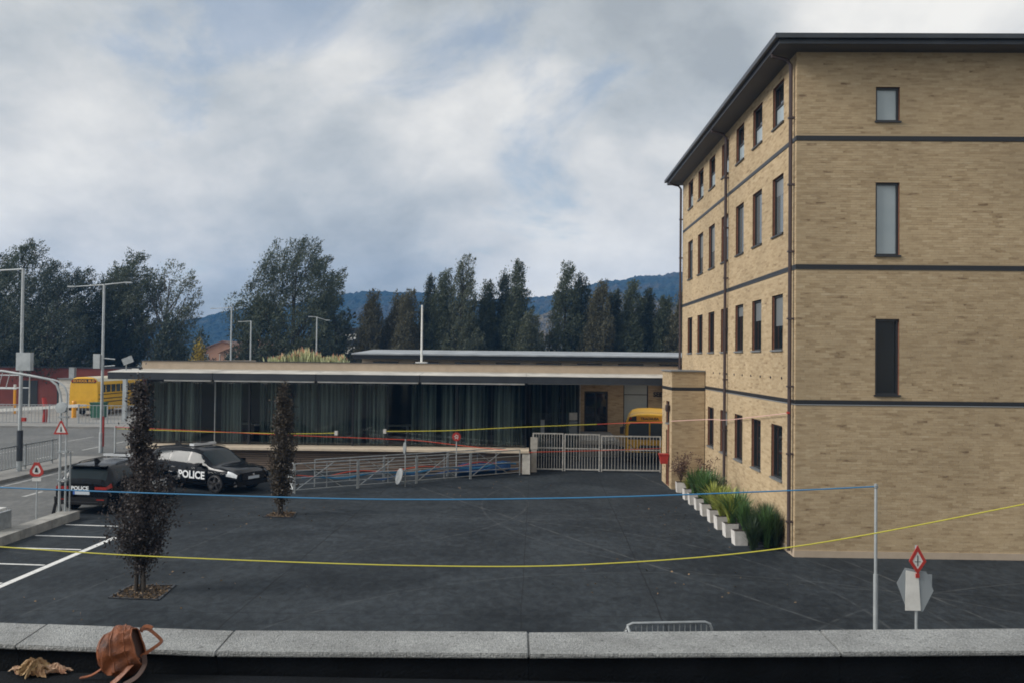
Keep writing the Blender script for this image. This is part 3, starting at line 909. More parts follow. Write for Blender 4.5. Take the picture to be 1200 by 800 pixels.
wt = obj('lettering', text_mesh('SEE', .34, 'dark_metal', .02, bold=.012), hall, (VX1 + 4.72, WY - .03, 2.85)); wt.rotation_euler = (R_(90), 0, 0)
box('terrace', 'pavement', hall, VX0, VX1 + 2.1, 5.9, WY - .02, 0, .8)
box('terrace_edge', 'concrete_light', hall, VX0, VX1 + 2.14, 5.78, 5.895, .62, .82)
pr = box('side_wall', 'tan_render', hall, 23.6, 23.9, 2.5, WY + .3, 0, 3.72)

# boxes, aerials and plants up on the hall roof
a_ = thing('panel_aerial', 'tilted grey panel aerial on a thin stand at the canopy corner', 'aerial', (-17.15, 38.3, 4.05))
MB().tube([(0, 0, 0), (0, 0, .36)], .018, 6).build('stand', 'galvanised', a_)
MB().box(-.22, .22, -.03, .03, -.14, .14, Matrix.Translation((.06, 0, .44)) @ Matrix.Rotation(R_(-22), 4, 'Y')).build('panel', 'galvanised', a_)
a_ = thing('roof_pole', 'slim white pole on a square foot standing on the hall roof', 'pole', (-6.0, 50.0, 4.2))
box('foot', 'white_paint', a_, -.3, .3, -.3, .3, 0, .30)
MB().tube([(0, 0, .3), (0, 0, 3.4)], [.06, .045], 8).build('pole', 'white_paint', a_)
rngp = np.random.default_rng(4)
pg = thing('roof_planting', 'row of yellow-green spiky grasses with red tips above the hall roof edge', 'plants', (-13.2, 45.2, 4.2))
box('trough', 'concrete_light', pg, -.2, 4.2, -.25, .25, 0, .18)
P_, D_ = [], []
cs = np.round(rngp.uniform(0, 4, 60) * 6) / 6
hts = .42 + .34 * np.exp(-((cs - 1.9) / .9) ** 2) + rngp.uniform(-.16, .16, 60)
for c, h in zip(cs, hts):
    for q in range(14):
        P_.append((c + rngp.normal(0, .04), rngp.normal(0, .1), .15)); d = np.array([rngp.normal(0, .16), rngp.normal(0, .16), 1.0]); D_.append((*(d / np.linalg.norm(d)), h * rngp.uniform(.7, 1.05)))
P_, D_ = np.array(P_), np.array(D_)
obj('leaves', quads_mesh('leaves', leaf_quads(rngp, P_, D_[:, :3], D_[:, 3], np.full(len(P_), .07)), 'planter_grass'), pg)
k_ = rngp.random(len(P_)) < .14
obj('leaves', quads_mesh('leaves', leaf_quads(rngp, P_[k_] + D_[k_, :3] * D_[k_, 3:4] * .55, D_[k_, :3], D_[k_, 3] * .5, np.full(k_.sum(), .08)), 'planter_red'), pg)

# ---- low flat building behind the hall
sb = thing('flat_building', 'long low building with a thin pale roof edge behind the hall', 'building', (-12.0, 62, 0))
box('wall', 'tan_render', sb, .4, 26, .5, 8, 0, 4.62)
MB().prism([(-.3, 4.9), (8.4, 5.22), (8.4, 5.32), (-.3, 4.99)], 'x', -.2, 26.4).build('roof', 'grey_roof', sb)
box('fascia', 'dark_metal', sb, -.1, 26.3, -.2, -.1, 4.62, 4.898)
for i in range(9):
    box('window', 'pane_dark', sb, 1.2 + i * 2.8, 2.9 + i * 2.8, .44, .499, 3.6, 4.45)

# ================================================================== GATES, RAILINGS
def gate(name, label, x0, x1, y0, y1, h, n):
    t = thing(name, label, 'gate', (x0, y0, 0), math.atan2(y1 - y0, x1 - x0), 'gate leaves across the passage')
    L = math.hypot(x1 - x0, y1 - y0)
    MB().box(.0, .05, -.025, .025, .03, h).box(L - .05, L, -.025, .025, .03, h).box(.05, L - .05, -.02, .02, .08, .13).box(.05, L - .05, -.02, .02, h - .05, h).build('gate_frame', 'gate_white', t)
    box('rail', 'gate_white', t, .05, L - .05, -.012, .012, h * .60, h * .60 + .045)
    me = MB().box(-.010, .010, -.028, -.0125, .131, h - .051).mesh('bar', 'gate_white')
    for i in range(n):
        obj('bar', me, t, (.05 + (L - .1) * (i + 1) / (n + 1), 0, 0))
    return t


gate('slatted_gate', 'first gate leaf of upright pale bars next to the glazed corner', .12, 1.42, 38.55, 38.5, 1.62, 10)
gate('slatted_gate', 'middle gate leaf of upright pale bars with a bright hinge post', 1.46, 2.95, 38.5, 38.45, 1.60, 11)
gate('slatted_gate', 'widest gate leaf of upright bars in front of the parked bus', 3.0, 5.5, 38.45, 38.4, 1.55, 17)

ramp_pts = [(-8.1, 31.4), (-0.35, 37.25)]
rd = Vector((ramp_pts[1][0] - ramp_pts[0][0], ramp_pts[1][1] - ramp_pts[0][1], 0)); RL = rd.length; ra = math.atan2(rd.y, rd.x)


def barrier(label, loc, rz, L, h, kind):
    t = thing('steel_barrier', label, 'barrier', loc, rz, 'galvanised barriers along the ramp')
    for x in (0, L):
        MB().tube([(x, 0, 0), (x, 0, h)], .024, 6).build('post', 'galvanised', t)
    for z in (h, h * .76, h * .52, h * .30, .12):
        MB().tube([(0, 0, z), (L, 0, z)], .017 if z < h else .024, 6).build('rail', 'galvanised', t)
    if kind:
        MB().tube([(.05, 0, .12), (L * .62, 0, h)], .016, 6).build('brace', 'galvanised', t)
        MB().tube([(L * .12, .03, h), (L * .75, .03, .12)], .016, 6).build('brace', 'galvanised', t)
    MB().tube([(L * .5, 0, .12), (L * .5, 0, h)], .015, 6).build('post', 'galvanised', t)
    return t


nb = 4
for i in range(nb):
    p = Vector((*ramp_pts[0], 0)) + rd * (i / nb)
    barrier(['first', 'second', 'third', 'last'][i] + ' cross-braced galvanised barrier along the ramp counted from the small tree', p, ra, RL / nb - .06, 1.02, 1)
p = Vector((*ramp_pts[0], 0))
barrier('short galvanised barrier folded back behind the ramp end by the small tree', p + Vector((-.08, .12, 0)), R_(128), 1.5, 1.02, 1)
for i in range(3):      # second row on the building side
    p = Vector((*ramp_pts[0], 0)) + rd * ((i + .45) / 3.4) + Vector((-.75, .95, 0))
    barrier(['near', 'middle', 'far'][i] + ' plain galvanised barrier in the row behind the cross-braced ones', p, ra, RL / 3.4 - .05, .98, 0)


def rope(name, label, pts, r, material, cat='rope', group=None, n=6):
    o = MB().tube(pts, r, n).build(name, material)
    return tag(o, label, cat, group)


def sag(a, b, s, n=24):
    a, b = Vector(a), Vector(b)
    return [a.lerp(b, i / n) - Vector((0, 0, s * 4 * (i / n) * (1 - i / n))) for i in range(n + 1)]


w0 = Vector((*ramp_pts[0], 0)); dn = rd.normalized(); nn = Vector((-dn.y, dn.x, 0))
hose = lambda z, off, s, e, seed: [w0 + rd * (s + (e - s) * i / 30) + nn * (off + .05 * math.sin(i * .9 + seed)) + Vector((0, 0, z + .06 * math.sin(i * .7 + seed))) for i in range(31)]
rope('hose', 'blue hose strung along the ramp barriers at mid height', hose(.46, .07, .03, .98, 1), .035, 'rope_blue', 'hose')
rope('hose', 'lower blue hose sagging behind the ramp barriers', hose(.30, .14, .3, .99, 3), .03, 'tarp_blue', 'hose')
rope('hose', 'orange red hose weaving along the ramp barriers', hose(.56, .12, .0, .9, 2), .02, 'rope_red', 'hose')
tarp = MB()
for i in range(14):
    a = w0 + rd * (.72 + .265 * i / 14) + nn * (.45 + .05 * math.sin(i)); b = w0 + rd * (.72 + .265 * (i + 1) / 14) + nn * (.45 + .05 * math.sin(i + 1))
    for k2 in range(3):
        z0 = .22 + .11 * k2 + .03 * math.sin(i * 1.3); z1 = z0 + .105
        tarp.add([a + Vector((0, 0, z0)), b + Vector((0, 0, z0)), b + nn * .04 + Vector((0, 0, z1)), a + nn * .04 + Vector((0, 0, z1))], [(0, 1, 2, 3)])
    tarp.add([a + Vector((0, 0, .2)), b + Vector((0, 0, .2)), b + nn * .3 + Vector((0, 0, .0)), a + nn * .3], [(0, 1, 2, 3)])
tag(tarp.build('tarpaulin', 'tarp_blue'), 'crumpled blue tarpaulin lying behind the last ramp barrier', 'tarpaulin')
# wing wall at the end of the ledge
ww = MB().prism([(37.0, 0.06), (38.2, 0.06), (38.2, .86), (37.35, .86)], 'x', -.30, .02).build('wing_wall', 'concrete_light')
tag(ww, 'slanted pale concrete end block where the hall ledge stops by the gate', 'wall')
o = MB().box(.03, .33, 38.2, 38.4, .95, 1.45).box(.06, .3, 38.21, 38.39, 0, .94).build('gate_pier', 'concrete_light'); tag(o, 'pale concrete block pier between the hall corner and gate', 'pier')

# ================================================================== SIGNS AND POLES
def post(parent, h, r=.03, m_='pole_grey', z0=0.0):
    return MB().tube([(0, 0, z0), (0, 0, h)], r, 8).build('post', m_, parent)


def ring_plate(name, outer, inner, y0, y1, material, parent):
    """flat frame between two outlines with the same count (xz plane)"""
    n_ = len(outer)
    vs = [(p[0], y, p[1]) for y in (y0, y1) for p in outer] + [(p[0], y, p[1]) for y in (y0, y1) for p in inner]
    fs = []
    for i in range(n_):
        j = (i + 1) % n_
        fs += [(i, j, 2 * n_ + j, 2 * n_ + i), (n_ + i, 3 * n_ + i, 3 * n_ + j, n_ + j), (i, n_ + i, n_ + j, j), (2 * n_ + i, 2 * n_ + j, 3 * n_ + j, 3 * n_ + i)]
    return MB().add(vs, fs).build(name, material, parent)


def warning_triangle(parent, z, s, y=-.04):
    tri = [(-s / 2, z), (s / 2, z), (.06 * s, z + s * .9), (-.06 * s, z + s * .9)]
    c = (0, z + s * .36)
    inn = [(c[0] + (p[0] - c[0]) * .68, c[1] + (p[1] - c[1]) * .68) for p in tri]
    MB().prism(inn, 'y', y, y + .012).build('sign_face', 'sign_white', parent)
    ring_plate('sign_border', tri, inn, y - .004, y + .014, 'sign_red', parent)
    MB().prism([(-.05 * s, z + .18 * s), (.06 * s, z + .18 * s), (.03 * s, z + .5 * s), (-.02 * s, z + .52 * s)], 'y', y - .006, y - .001).build('symbol', 'dark_metal', parent)


# tall gantry posts by the kerb
gt = thing('gantry', 'twin pale posts with a pipe arm curving over the road, beside the kerb wall', 'gantry', (-13.46, 25.9, 0))
MB().tube([(0, 0, .0), (0, 0, 3.4), (-.04, 0, 3.62), (-.14, 0, 3.85), (-.34, 0, 4.0), (-.9, 0, 4.1), (-1.7, 0, 4.22), (-3.2, 0, 4.3)], .036, 8).build('arm', 'pole_grey', gt)
MB().tube([(.17, 0, 0), (.17, 0, 3.6), (.10, 0, 3.78), (-.1, 0, 3.95), (-.3, 0, 4.0)], .028, 8).build('post', 'pole_grey', gt)
MB().tube([(.30, 0, 0), (.30, 0, 1.95)], .022, 6).build('post', 'galvanised', gt)
for z in (1.1, 1.9, 2.9):
    MB().box(-.06, .23, -.05, .05, z, z + .05).build('clamp', 'galvanised', gt)
for q in range(5):
    MB().tube([(-1.5 - q * .22, 0, 4.18), (-1.62 - q * .22, 0, 3.72)], .012, 5).build('hanger', 'pole_grey', gt)
MB().tube([(-2.9, 0, 3.72), (-1.3, 0, 3.72)], .02, 6).build('bar', 'pole_grey', gt)
MB().lathe([(0, -.06), (.16, -.05), (.16, .05), (0, .06)], 16, 'y', (.06, -.09, 3.2)).build('beacon', 'pole_grey', gt)
sg = thing('warning_sign', 'red-bordered triangular warning sign clamped on the gantry posts', 'sign', (-13.40, 25.84, 0))
warning_triangle(sg, 2.44, .43)
sg = thing('warning_sign', 'small red-bordered rounded triangle sign on its own thin post', 'sign', (-13.95, 25.6, 0))
post(sg, 1.62, .022)
tri = [(-.19 + .0, 1.33), (-.10, 1.26), (.10, 1.26), (.19, 1.33), (.20, 1.42), (.07, 1.66), (-.07, 1.66), (-.20, 1.42)]
inn = [(x * .6, 1.44 + (z - 1.44) * .6) for x, z in tri]
MB().prism(inn, 'y', -.04, -.026).build('sign_face', 'sign_white', sg)
ring_plate('sign_border', tri, inn, -.046, -.024, 'sign_red', sg)
MB().prism([(-.05, 1.38), (.05, 1.38), (.01, 1.52), (-.03, 1.5)], 'y', -.05, -.042).build('symbol', 'dark_metal', sg)
box('plate', 'sign_white', sg, -.13, .13, -.035, -.025, 1.13, 1.22)
aw = thing('fold_sign', 'dark folding triangle stand on the ground beside the gantry foot', 'sign', (-13.75, 26.35, 0))
MB().prism([(-.17, 0), (-.06, 0), (.0, .42), (.06, 0), (.17, 0), (.04, .56), (-.04, .56)], 'y', -.03, .03).build('frame', 'black_plastic', aw)
MB().prism([(-.06, 0.02), (.06, 0.02), (.0, .40)], 'y', -.012, .012).build('sign_face', 'sign_white', aw)
for x, y, lb in ((-13.8, 23.15, 'white plastic barrier block with an orange stripe behind the kerb wall'),):
    t = thing('barrier_block', lb, 'barrier', (x, y, 0))
    MB().prism([(-.28, 0), (.28, 0), (.22, .25), (.16, .72), (-.16, .72), (-.22, .25)], 'y', -.45, .45).build('body', 'sign_white', t)
    MB().box(.1, .235, -.462, -.452, .05, .6).build('stripe', 'orange_paint', t)
    MB().box(.3, .37, -.3, .3, 0, .68).build('panel', 'galvanised', t)

# round signs by the ramp
sg = thing('round_sign', 'round red sign on a slim post in front of the hall glass', 'sign', (-2.9, 36.1, 0))
post(sg, 1.75, .022)
MB().lathe([(0, -.035), (.17, -.035), (.175, -.025), (.17, -.015), (0, -.015)], 18, 'y', (0, -.012, 1.62)).build('sign_face', 'sign_red', sg)
for q in range(6):
    a = q * 1.05; MB().box(-.012, .012, -.053, -.048, -.05, .05, Matrix.Translation((.055 * math.cos(a), 0, 1.62 + .06 * math.sin(a))) @ Matrix.Rotation(a * 1.7, 4, 'Y')).build('symbol', 'sign_white', sg)
sg = thing('round_sign', 'two grey oval sign backs on one post leaning by the ramp barriers', 'sign', (-4.55, 33.35, 0))
post(sg, 1.75, .024, 'galvanised')
o = MB().lathe([(0, -.02), (.21, -.02), (.215, 0), (.21, .02), (0, .02)], 18, 'x', (0, 0, 0)).build('sign_face', 'galvanised', sg); o.location = (-.02, -.06, 1.42); o.rotation_euler = (0, 0, R_(28)); o.scale = (1, .7, 1)
o = MB().lathe([(0, -.02), (.30, -.02), (.305, 0), (.30, .02), (0, .02)], 18, 'x', (0, 0, 0)).build('plate', 'galvanised', sg); o.location = (-.2, -.12, .40); o.rotation_euler = (0, R_(14), R_(35)); o.scale = (1, .8, 1)

# near pole and the odd diamond sign on the right
np_ = thing('rope_pole', 'slim grey pole with a thicker foot holding the blue rope', 'pole', (5.93, 15.75, 0))
MB().tube([(0, 0, 0), (0, 0, 1.12)], .038, 10).build('foot', 'pole_grey', np_)
MB().tube([(0, 0, 1.12), (0, 0, 2.66)], [.026, .024], 10).build('pole', 'pole_grey', np_)
MB().lathe([(.025, 2.58), (.036, 2.59), (.036, 2.63), (.025, 2.64)], 10).build('collar', 'galvanised', np_)
ds = thing('diamond_sign', 'red-edged diamond sign over a white board and clear hexagon on a post', 'sign', (6.62, 15.75, 0))
post(ds, 1.62, .026)
dia = [(-.145, 1.36), (0, 1.14), (.145, 1.36), (0, 1.63)]
inn = [(x * .62, 1.365 + (z - 1.365) * .62) for x, z in dia]
MB().prism(inn, 'y', -.05, -.038).build('sign_face', 'sign_white', ds)
ring_plate('sign_border', dia, inn, -.056, -.034, 'sign_red', ds)
MB().box(-.006, .006, -.056, -.0505, 1.28, 1.46).box(-.05, .05, -.056, -.0505, 1.35, 1.358).build('symbol', 'dark_metal', ds)
MB().prism([(-.19, 1.20), (.02, 1.16), (.06, .52), (-.20, .52)], 'y', -.036, -.028).build('board', 'white_paint', ds)
MB().prism([(-.34, .98), (-.2, 1.24), (.16, 1.18), (.28, .86), (.10, .50), (-.18, .56)], 'y', -.024, -.016).build('hexagon_panel', 'acrylic', ds)
MB().prism([(.05, 1.15), (.26, 1.13), (.26, .92)], 'y', -.012, -.006).build('hexagon_panel', 'acrylic', ds)
MB().box(-.03, .03, -.058, .03, 1.08, 1.15).build('clamp', 'sign_red', ds)

# crowd barrier just behind the parapet
cb = thing('crowd_barrier', 'steel crowd barrier with rounded corners standing just below the parapet', 'barrier', (1.33, 12.55, 0), R_(7))
W_, hh = 1.22, 1.13
pts = [(0, 0, .12), (0, 0, hh - .1), (.03, 0, hh - .03), (.1, 0, hh), (W_ - .1, 0, hh), (W_ - .03, 0, hh - .03), (W_, 0, hh - .1), (W_, 0, .12)]
MB().tube(pts, .02, 8).build('frame', 'galvanised', cb)
MB().tube([(0, 0, .12), (W_, 0, .12)], .018, 8).build('rail', 'galvanised', cb)
MB().tube([(.03, -.02, hh - .03), (.22, -.55, .35), (.2, -.55, 0)], .018, 8).build('brace', 'galvanised', cb)
me = MB().tube([(0, 0, .12), (0, 0, hh)], .007, 6).mesh('bar', 'galvanised')
for i in range(15):
    obj('bar', me, cb, ((i + 1) * W_ / 16, 0, 0))
for x in (.15, W_ - .15):
    MB().tube([(x, -.3, .02), (x, .3, .02)], .018, 6).tube([(x, 0, .02), (x, 0, .12)], .018, 6).build('foot', 'galvanised', cb)


# ---- ropes and tape
def spline(pts, n=14):
    P = [Vector(p) for p in pts]; out = []
    for i in range(len(P) - 1):
        p0, p1, p2, p3 = P[max(i - 1, 0)], P[i], P[i + 1], P[min(i + 2, len(P) - 1)]
        for k in range(n):
            t = k / n
            out.append(.5 * ((2 * p1) + (p2 - p0) * t + (2 * p0 - 5 * p1 + 4 * p2 - p3) * t * t + (3 * p1 - p0 - 3 * p2 + p3) * t ** 3))
    return out + [P[-1]]


rope('rope', 'long blue rope strung across the car park to the slim grey pole', spline([(-10.6, 15.75, 2.46), (-9.1, 15.75, 2.39), (-5.5, 15.75, 2.31), (-2.3, 15.75, 2.28), (1.1, 15.75, 2.36), (4.4, 15.75, 2.52), (5.90, 15.75, 2.61)]), .0125, 'rope_blue')
rope('rope', 'long yellow rope sagging low across the car park', spline([(-10.1, 14.5, 1.72), (-8.5, 14.5, 1.63), (-5.9, 14.5, 1.51), (-1.75, 14.5, 1.43), (1.1, 14.5, 1.5), (4.2, 14.5, 1.82), (7.8, 14.5, 2.54), (9.2, 14.5, 2.86)]), .010, 'rope_yellow')
for x, y, h, lb in ((-10.6, 15.75, 2.5, 'grey rope post outside the picture holding the blue rope'), (-10.1, 14.5, 1.78, 'grey rope post outside the picture holding the low end of the yellow rope'), (9.2, 14.5, 2.92, 'tall grey rope post outside the picture holding the high end of the yellow rope')):
    t = thing('rope_pole', lb, 'pole', (x, y, 0)); MB().tube([(0, 0, 0), (0, 0, h)], .035, 8).build('pole', 'pole_grey', t)
rope('tape', 'yellow tape stretched along the left half of the hall glass', spline([(-17.4, 38.0, 1.62), (-13.5, 38.15, 1.52), (-10.1, 38.15, 1.49), (-8.2, 38.2, 1.53)]), .016, 'rope_yellow', 'tape')
rope('tape', 'yellow tape running from the hall glass towards the gate', spline([(-6.05, 38.2, 1.63), (-3.4, 38.1, 1.70), (-.75, 38.1, 1.86), (2.8, 38.1, 2.04)]), .018, 'rope_yellow', 'tape')
rope('tape', 'red end of the tape crossing above the gate to the porch', spline([(2.8, 38.1, 2.04), (4.2, 37.6, 2.15), (5.2, 35.9, 2.3)]), .016, 'rope_red', 'tape')
rope('tape', 'red tape drooping along the hall to the ramp end', spline([(-17.4, 37.9, 1.70), (-13.0, 37.9, 1.55), (-9.5, 37.9, 1.43), (-6.1, 37.9, 1.34), (-4.6, 37.9, 1.28), (-2.2, 37.8, 1.05), (0.0, 37.6, .90), (.15, 37.6, .9), (3.0, 37.9, .97), (5.5, 38.3, 1.05)]), .015, 'rope_red', 'tape')
rope('tape', 'pale pink cord running along the brick side wall to the red clip', spline([(5.2, 33.66, 2.5), (6.1, 31.0, 2.75), (6.3, 29.5, 2.83), (6.34, 26, 3.15), (6.34, 22.6, 3.46)]), .011, 'rope_pink', 'cord')
o = MB().box(6.29, 6.34, 22.38, 22.5, 3.46, 3.51).build('clip', 'sign_red'); tag(o, 'small red clip on the corner downpipe', 'clip')
for x, z in ((-8.15, 1.53), (-6.1, 1.63)):
    o = MB().box(x - .06, x + .06, 38.17, 38.34, z - .09, z + .09).build('tape_clip', 'sign_white')
    tag(o, 'white clip at the ' + ('end of the left tape' if x < -7 else 'start of the right tape') + ' on the hall glass', 'clip')
tp = thing('tape_post', 'thin pale post behind the purple tree holding the tapes', 'post', (-17.4, 37.95, 0))
post(tp, 1.75, .045, 'pole_grey')

# ---- street lamps
def lamp(label, loc, h, arms, r=.075, extra=None):
    t = thing('street_lamp', label, 'street lamp', loc, 0, 'street lamps')
    MB().tube([(0, 0, 0), (0, 0, h * .12), (0, 0, h * .121), (0, 0, h)], [r * 1.35, r * 1.35, r, r * .7], 10).build('pole', 'pole_grey', t)
    for dx, dz in arms:
        a = MB().tube([(0, 0, h - .03), (dx, 0, h - .03 + dz)], [.035, .022], 6).build('arm', 'pole_grey', t)
        s = 1 if dx > 0 else -1
        MB().box(min(dx, dx + .35 * s), max(dx, dx + .35 * s), -.09, .09, h - .06 + dz, h + .0 + dz).build('lamp_head', 'pole_grey', a)
    return t


l1 = lamp('tall street lamp with one long arm reaching out of the picture', (-20.05, 35.47, .12), 7.95, [(-1.9, -.12)])
MB().box(-.15, .42, -.12, .12, 3.95, 4.65).build('cabinet', 'pole_grey', l1)
MB().tube([(0, 0, .4), (0, 0, 1.6)], .115, 10).build('sleeve', 'fascia_metal', l1)
MB().box(.08, .22, -.06, .06, 1.95, 2.1).build('lamp', 'sign_red', l1)
l2 = lamp('tall street lamp with two slightly rising arms in front of the dark trees', (-20.65, 43.55, 0), 8.1, [(-1.4, -.1), (1.0, .12)])
MB().box(.06, .125, -.05, .05, .3, 1.75).build('sleeve', 'sign_red', l2)
MB().box(-.42, -.1, -.1, .1, 4.05, 4.75).build('cabinet', 'pole_grey', l2)
MB().tube([(.0, 0, 4.55), (.6, 0, 4.5)], .03, 6).tube([(.0, 0, 4.15), (.6, 0, 4.2)], .03, 6).build('bracket', 'pole_grey', l2)
lamp('thin street lamp left of the pair standing behind the hall roof', (-26.5, 80, 0), 9.0, [(-1.5, -.12)], .085)
lamp('shorter thin street lamp right of the pair standing behind the hall roof', (-24.75, 80, 0), 7.8, [(-.8, -.05)], .085)
lamp('thin two-armed street lamp in front of the big round tree', (-18.9, 80, 0), 8.2, [(-.4, .05), (.8, -.25)], .08)

# ---- fences on the far left
def fence(label, a, b, h, sp, group, z=.12):
    a, b = Vector(a), Vector(b); d = b - a; L = d.length
    t = thing('railing', label, 'railing', (a.x, a.y, z), math.atan2(d.y, d.x), group)
    MB().box(0, L, -.02, .02, h - .05, h).build('rail', 'galvanised', t)
    MB().box(0, L, -.02, .02, .12, .16).build('rail', 'galvanised', t)
    me = MB().box(-.012, .012, -.012, .012, .16, h - .05).mesh('bar', 'galvanised')
    mp_ = MB().box(-.035, .035, -.035, .035, 0, h + .02).mesh('post', 'galvanised')
    nb_ = int(L / sp)
    for i in range(nb_ + 1):
        big = i % max(1, int(2.0 / sp)) == 0
        obj('post' if big else 'bar', mp_ if big else me, t, (i * L / nb_, 0, 0))


fence('grey bar railing on the traffic island behind the gantry', (-20.2, 28), (-20.2, 38.6), 1.0, .2, 'bar railings by the road')
fence('grey bar railing across the far side of the road left of the red post', (-38.0, 60.4), (-31.2, 60.4), 1.35, .24, 'bar railings by the road', 0.0)
fence('grey bar railing across the far side of the road beside the bus', (-30.2, 60.4), (-24.6, 60.4), 1.35, .24, 'bar railings by the road', 0.0)
ba = thing('boom_barrier', 'lowered white boom barrier with a dark red curved post behind the railing', 'barrier', (-33.1, 61.5, 0))
MB().tube([(0, 0, 0), (.06, 0, .6), (.04, 0, 1.2), (-.06, 0, 1.75)], [.17, .15, .15, .14], 10).build('post', 'sign_red', ba)
MB().box(-9, 2.6, -.06, .06, .62, .82, Matrix.Rotation(R_(-4), 4, 'Y') @ Matrix.Translation((0, -.2, .35))).build('boom', 'white_paint', ba)
o = thing('litter_bin', 'dark green wheeled bin in the yard behind the bus', 'bin', (-31.7, 66.4, 0))
MB().prism([(-.4, .1), (.4, .1), (.48, 1.15), (-.48, 1.15)], 'y', -.4, .4).build('body', 'green_bin', o); box('lid', 'green_bin', o, -.52, .52, -.45, .45, 1.151, 1.22)
o = thing('bollard', 'yellow bollard at the rear corner of the bus', 'bollard', (-34.05, 67.4, 0))
MB().tube([(0, 0, 0), (0, 0, 1.15)], .16, 10).build('post', 'amber', o); MB().lathe([(.16, 1.15), (.12, 1.25), (0, 1.28)], 10).build('cap', 'amber', o)
rw = thing('red_shed', 'long dark red shed wall under the trees behind the railing', 'building', (-60, 82, 0))
box('wall', 'red_wall', rw, 0, 24.5, 0, 6, 0, 3.45)
box('roof', 'fascia_metal', rw, -.1, 24.6, -.1, 6.1, 3.451, 3.55)
for x in (13.6, 17.0):
    box('door', 'interior_dark', rw, x, x + 1.6, -.05, -.001, 0, 2.3)
o = thing('white_kiosk', 'small pale flat-roofed kiosk beside the bus', 'kiosk', (-39.7, 76, 0))
box('wall', 'white_trim', o, 0, 2.2, 0, 2.0, 0, 2.6); box('roof', 'sill_grey', o, -.1, 2.3, -.1, 2.1, 2.601, 2.7); box('chimney', 'galvanised', o, .5, .95, .6, 1.0, 2.701, 3.6)
o = thing('goal_frame', 'white pipe frame with slanted bars standing before the red shed', 'frame', (-45.2, 72, 0))
MB().tube([(0, 0, 0), (0, 0, 3.0), (5.2, 0, 3.0), (5.2, 0, 0)], .06, 6).build('frame', 'pole_grey', o)
MB().tube([(0, 0, 2.0), (5.2, 0, 2.0)], .05, 6).build('rail', 'pole_grey', o)
for q in range(5):
    MB().tube([(.2 + q * .5, 0, 2.0), (.6 + q * .5, 0, 3.0)], .025, 5).build('brace', 'pole_grey', o)
o = thing('recycling_bin', 'dark rounded recycling bin beside the pipe frame', 'bin', (-43.2, 71, 0))
MB().lathe([(.6, 0), (.68, .6), (.6, 1.3), (.35, 1.65), (0, 1.72)], 14).build('body', 'green_bin', o); box('opening', 'black_plastic', o, -.2, .2, -.62, -.5, 1.15, 1.35)
o = thing('bollard', 'orange and yellow hazard post before the red shed', 'bollard', (-40.6, 71, 0))
MB().tube([(0, 0, 0), (0, 0, 1.9)], .1, 8).build('post', 'amber', o); MB().tube([(0, 0, 1.9), (0, 0, 2.3)], .1, 8).build('cap', 'sign_white', o)
for x, lb in ((-28.7, 'tall'),):
    o = thing('bay_post', lb + ' pale square post standing beside the school bus', 'post', (x, 64, 0))
    box('post', 'pole_grey', o, -.13, .13, -.13, .13, 0, 3.1); box('cap', 'pole_grey', o, -.16, .16, -.16, .16, 3.101, 3.18)


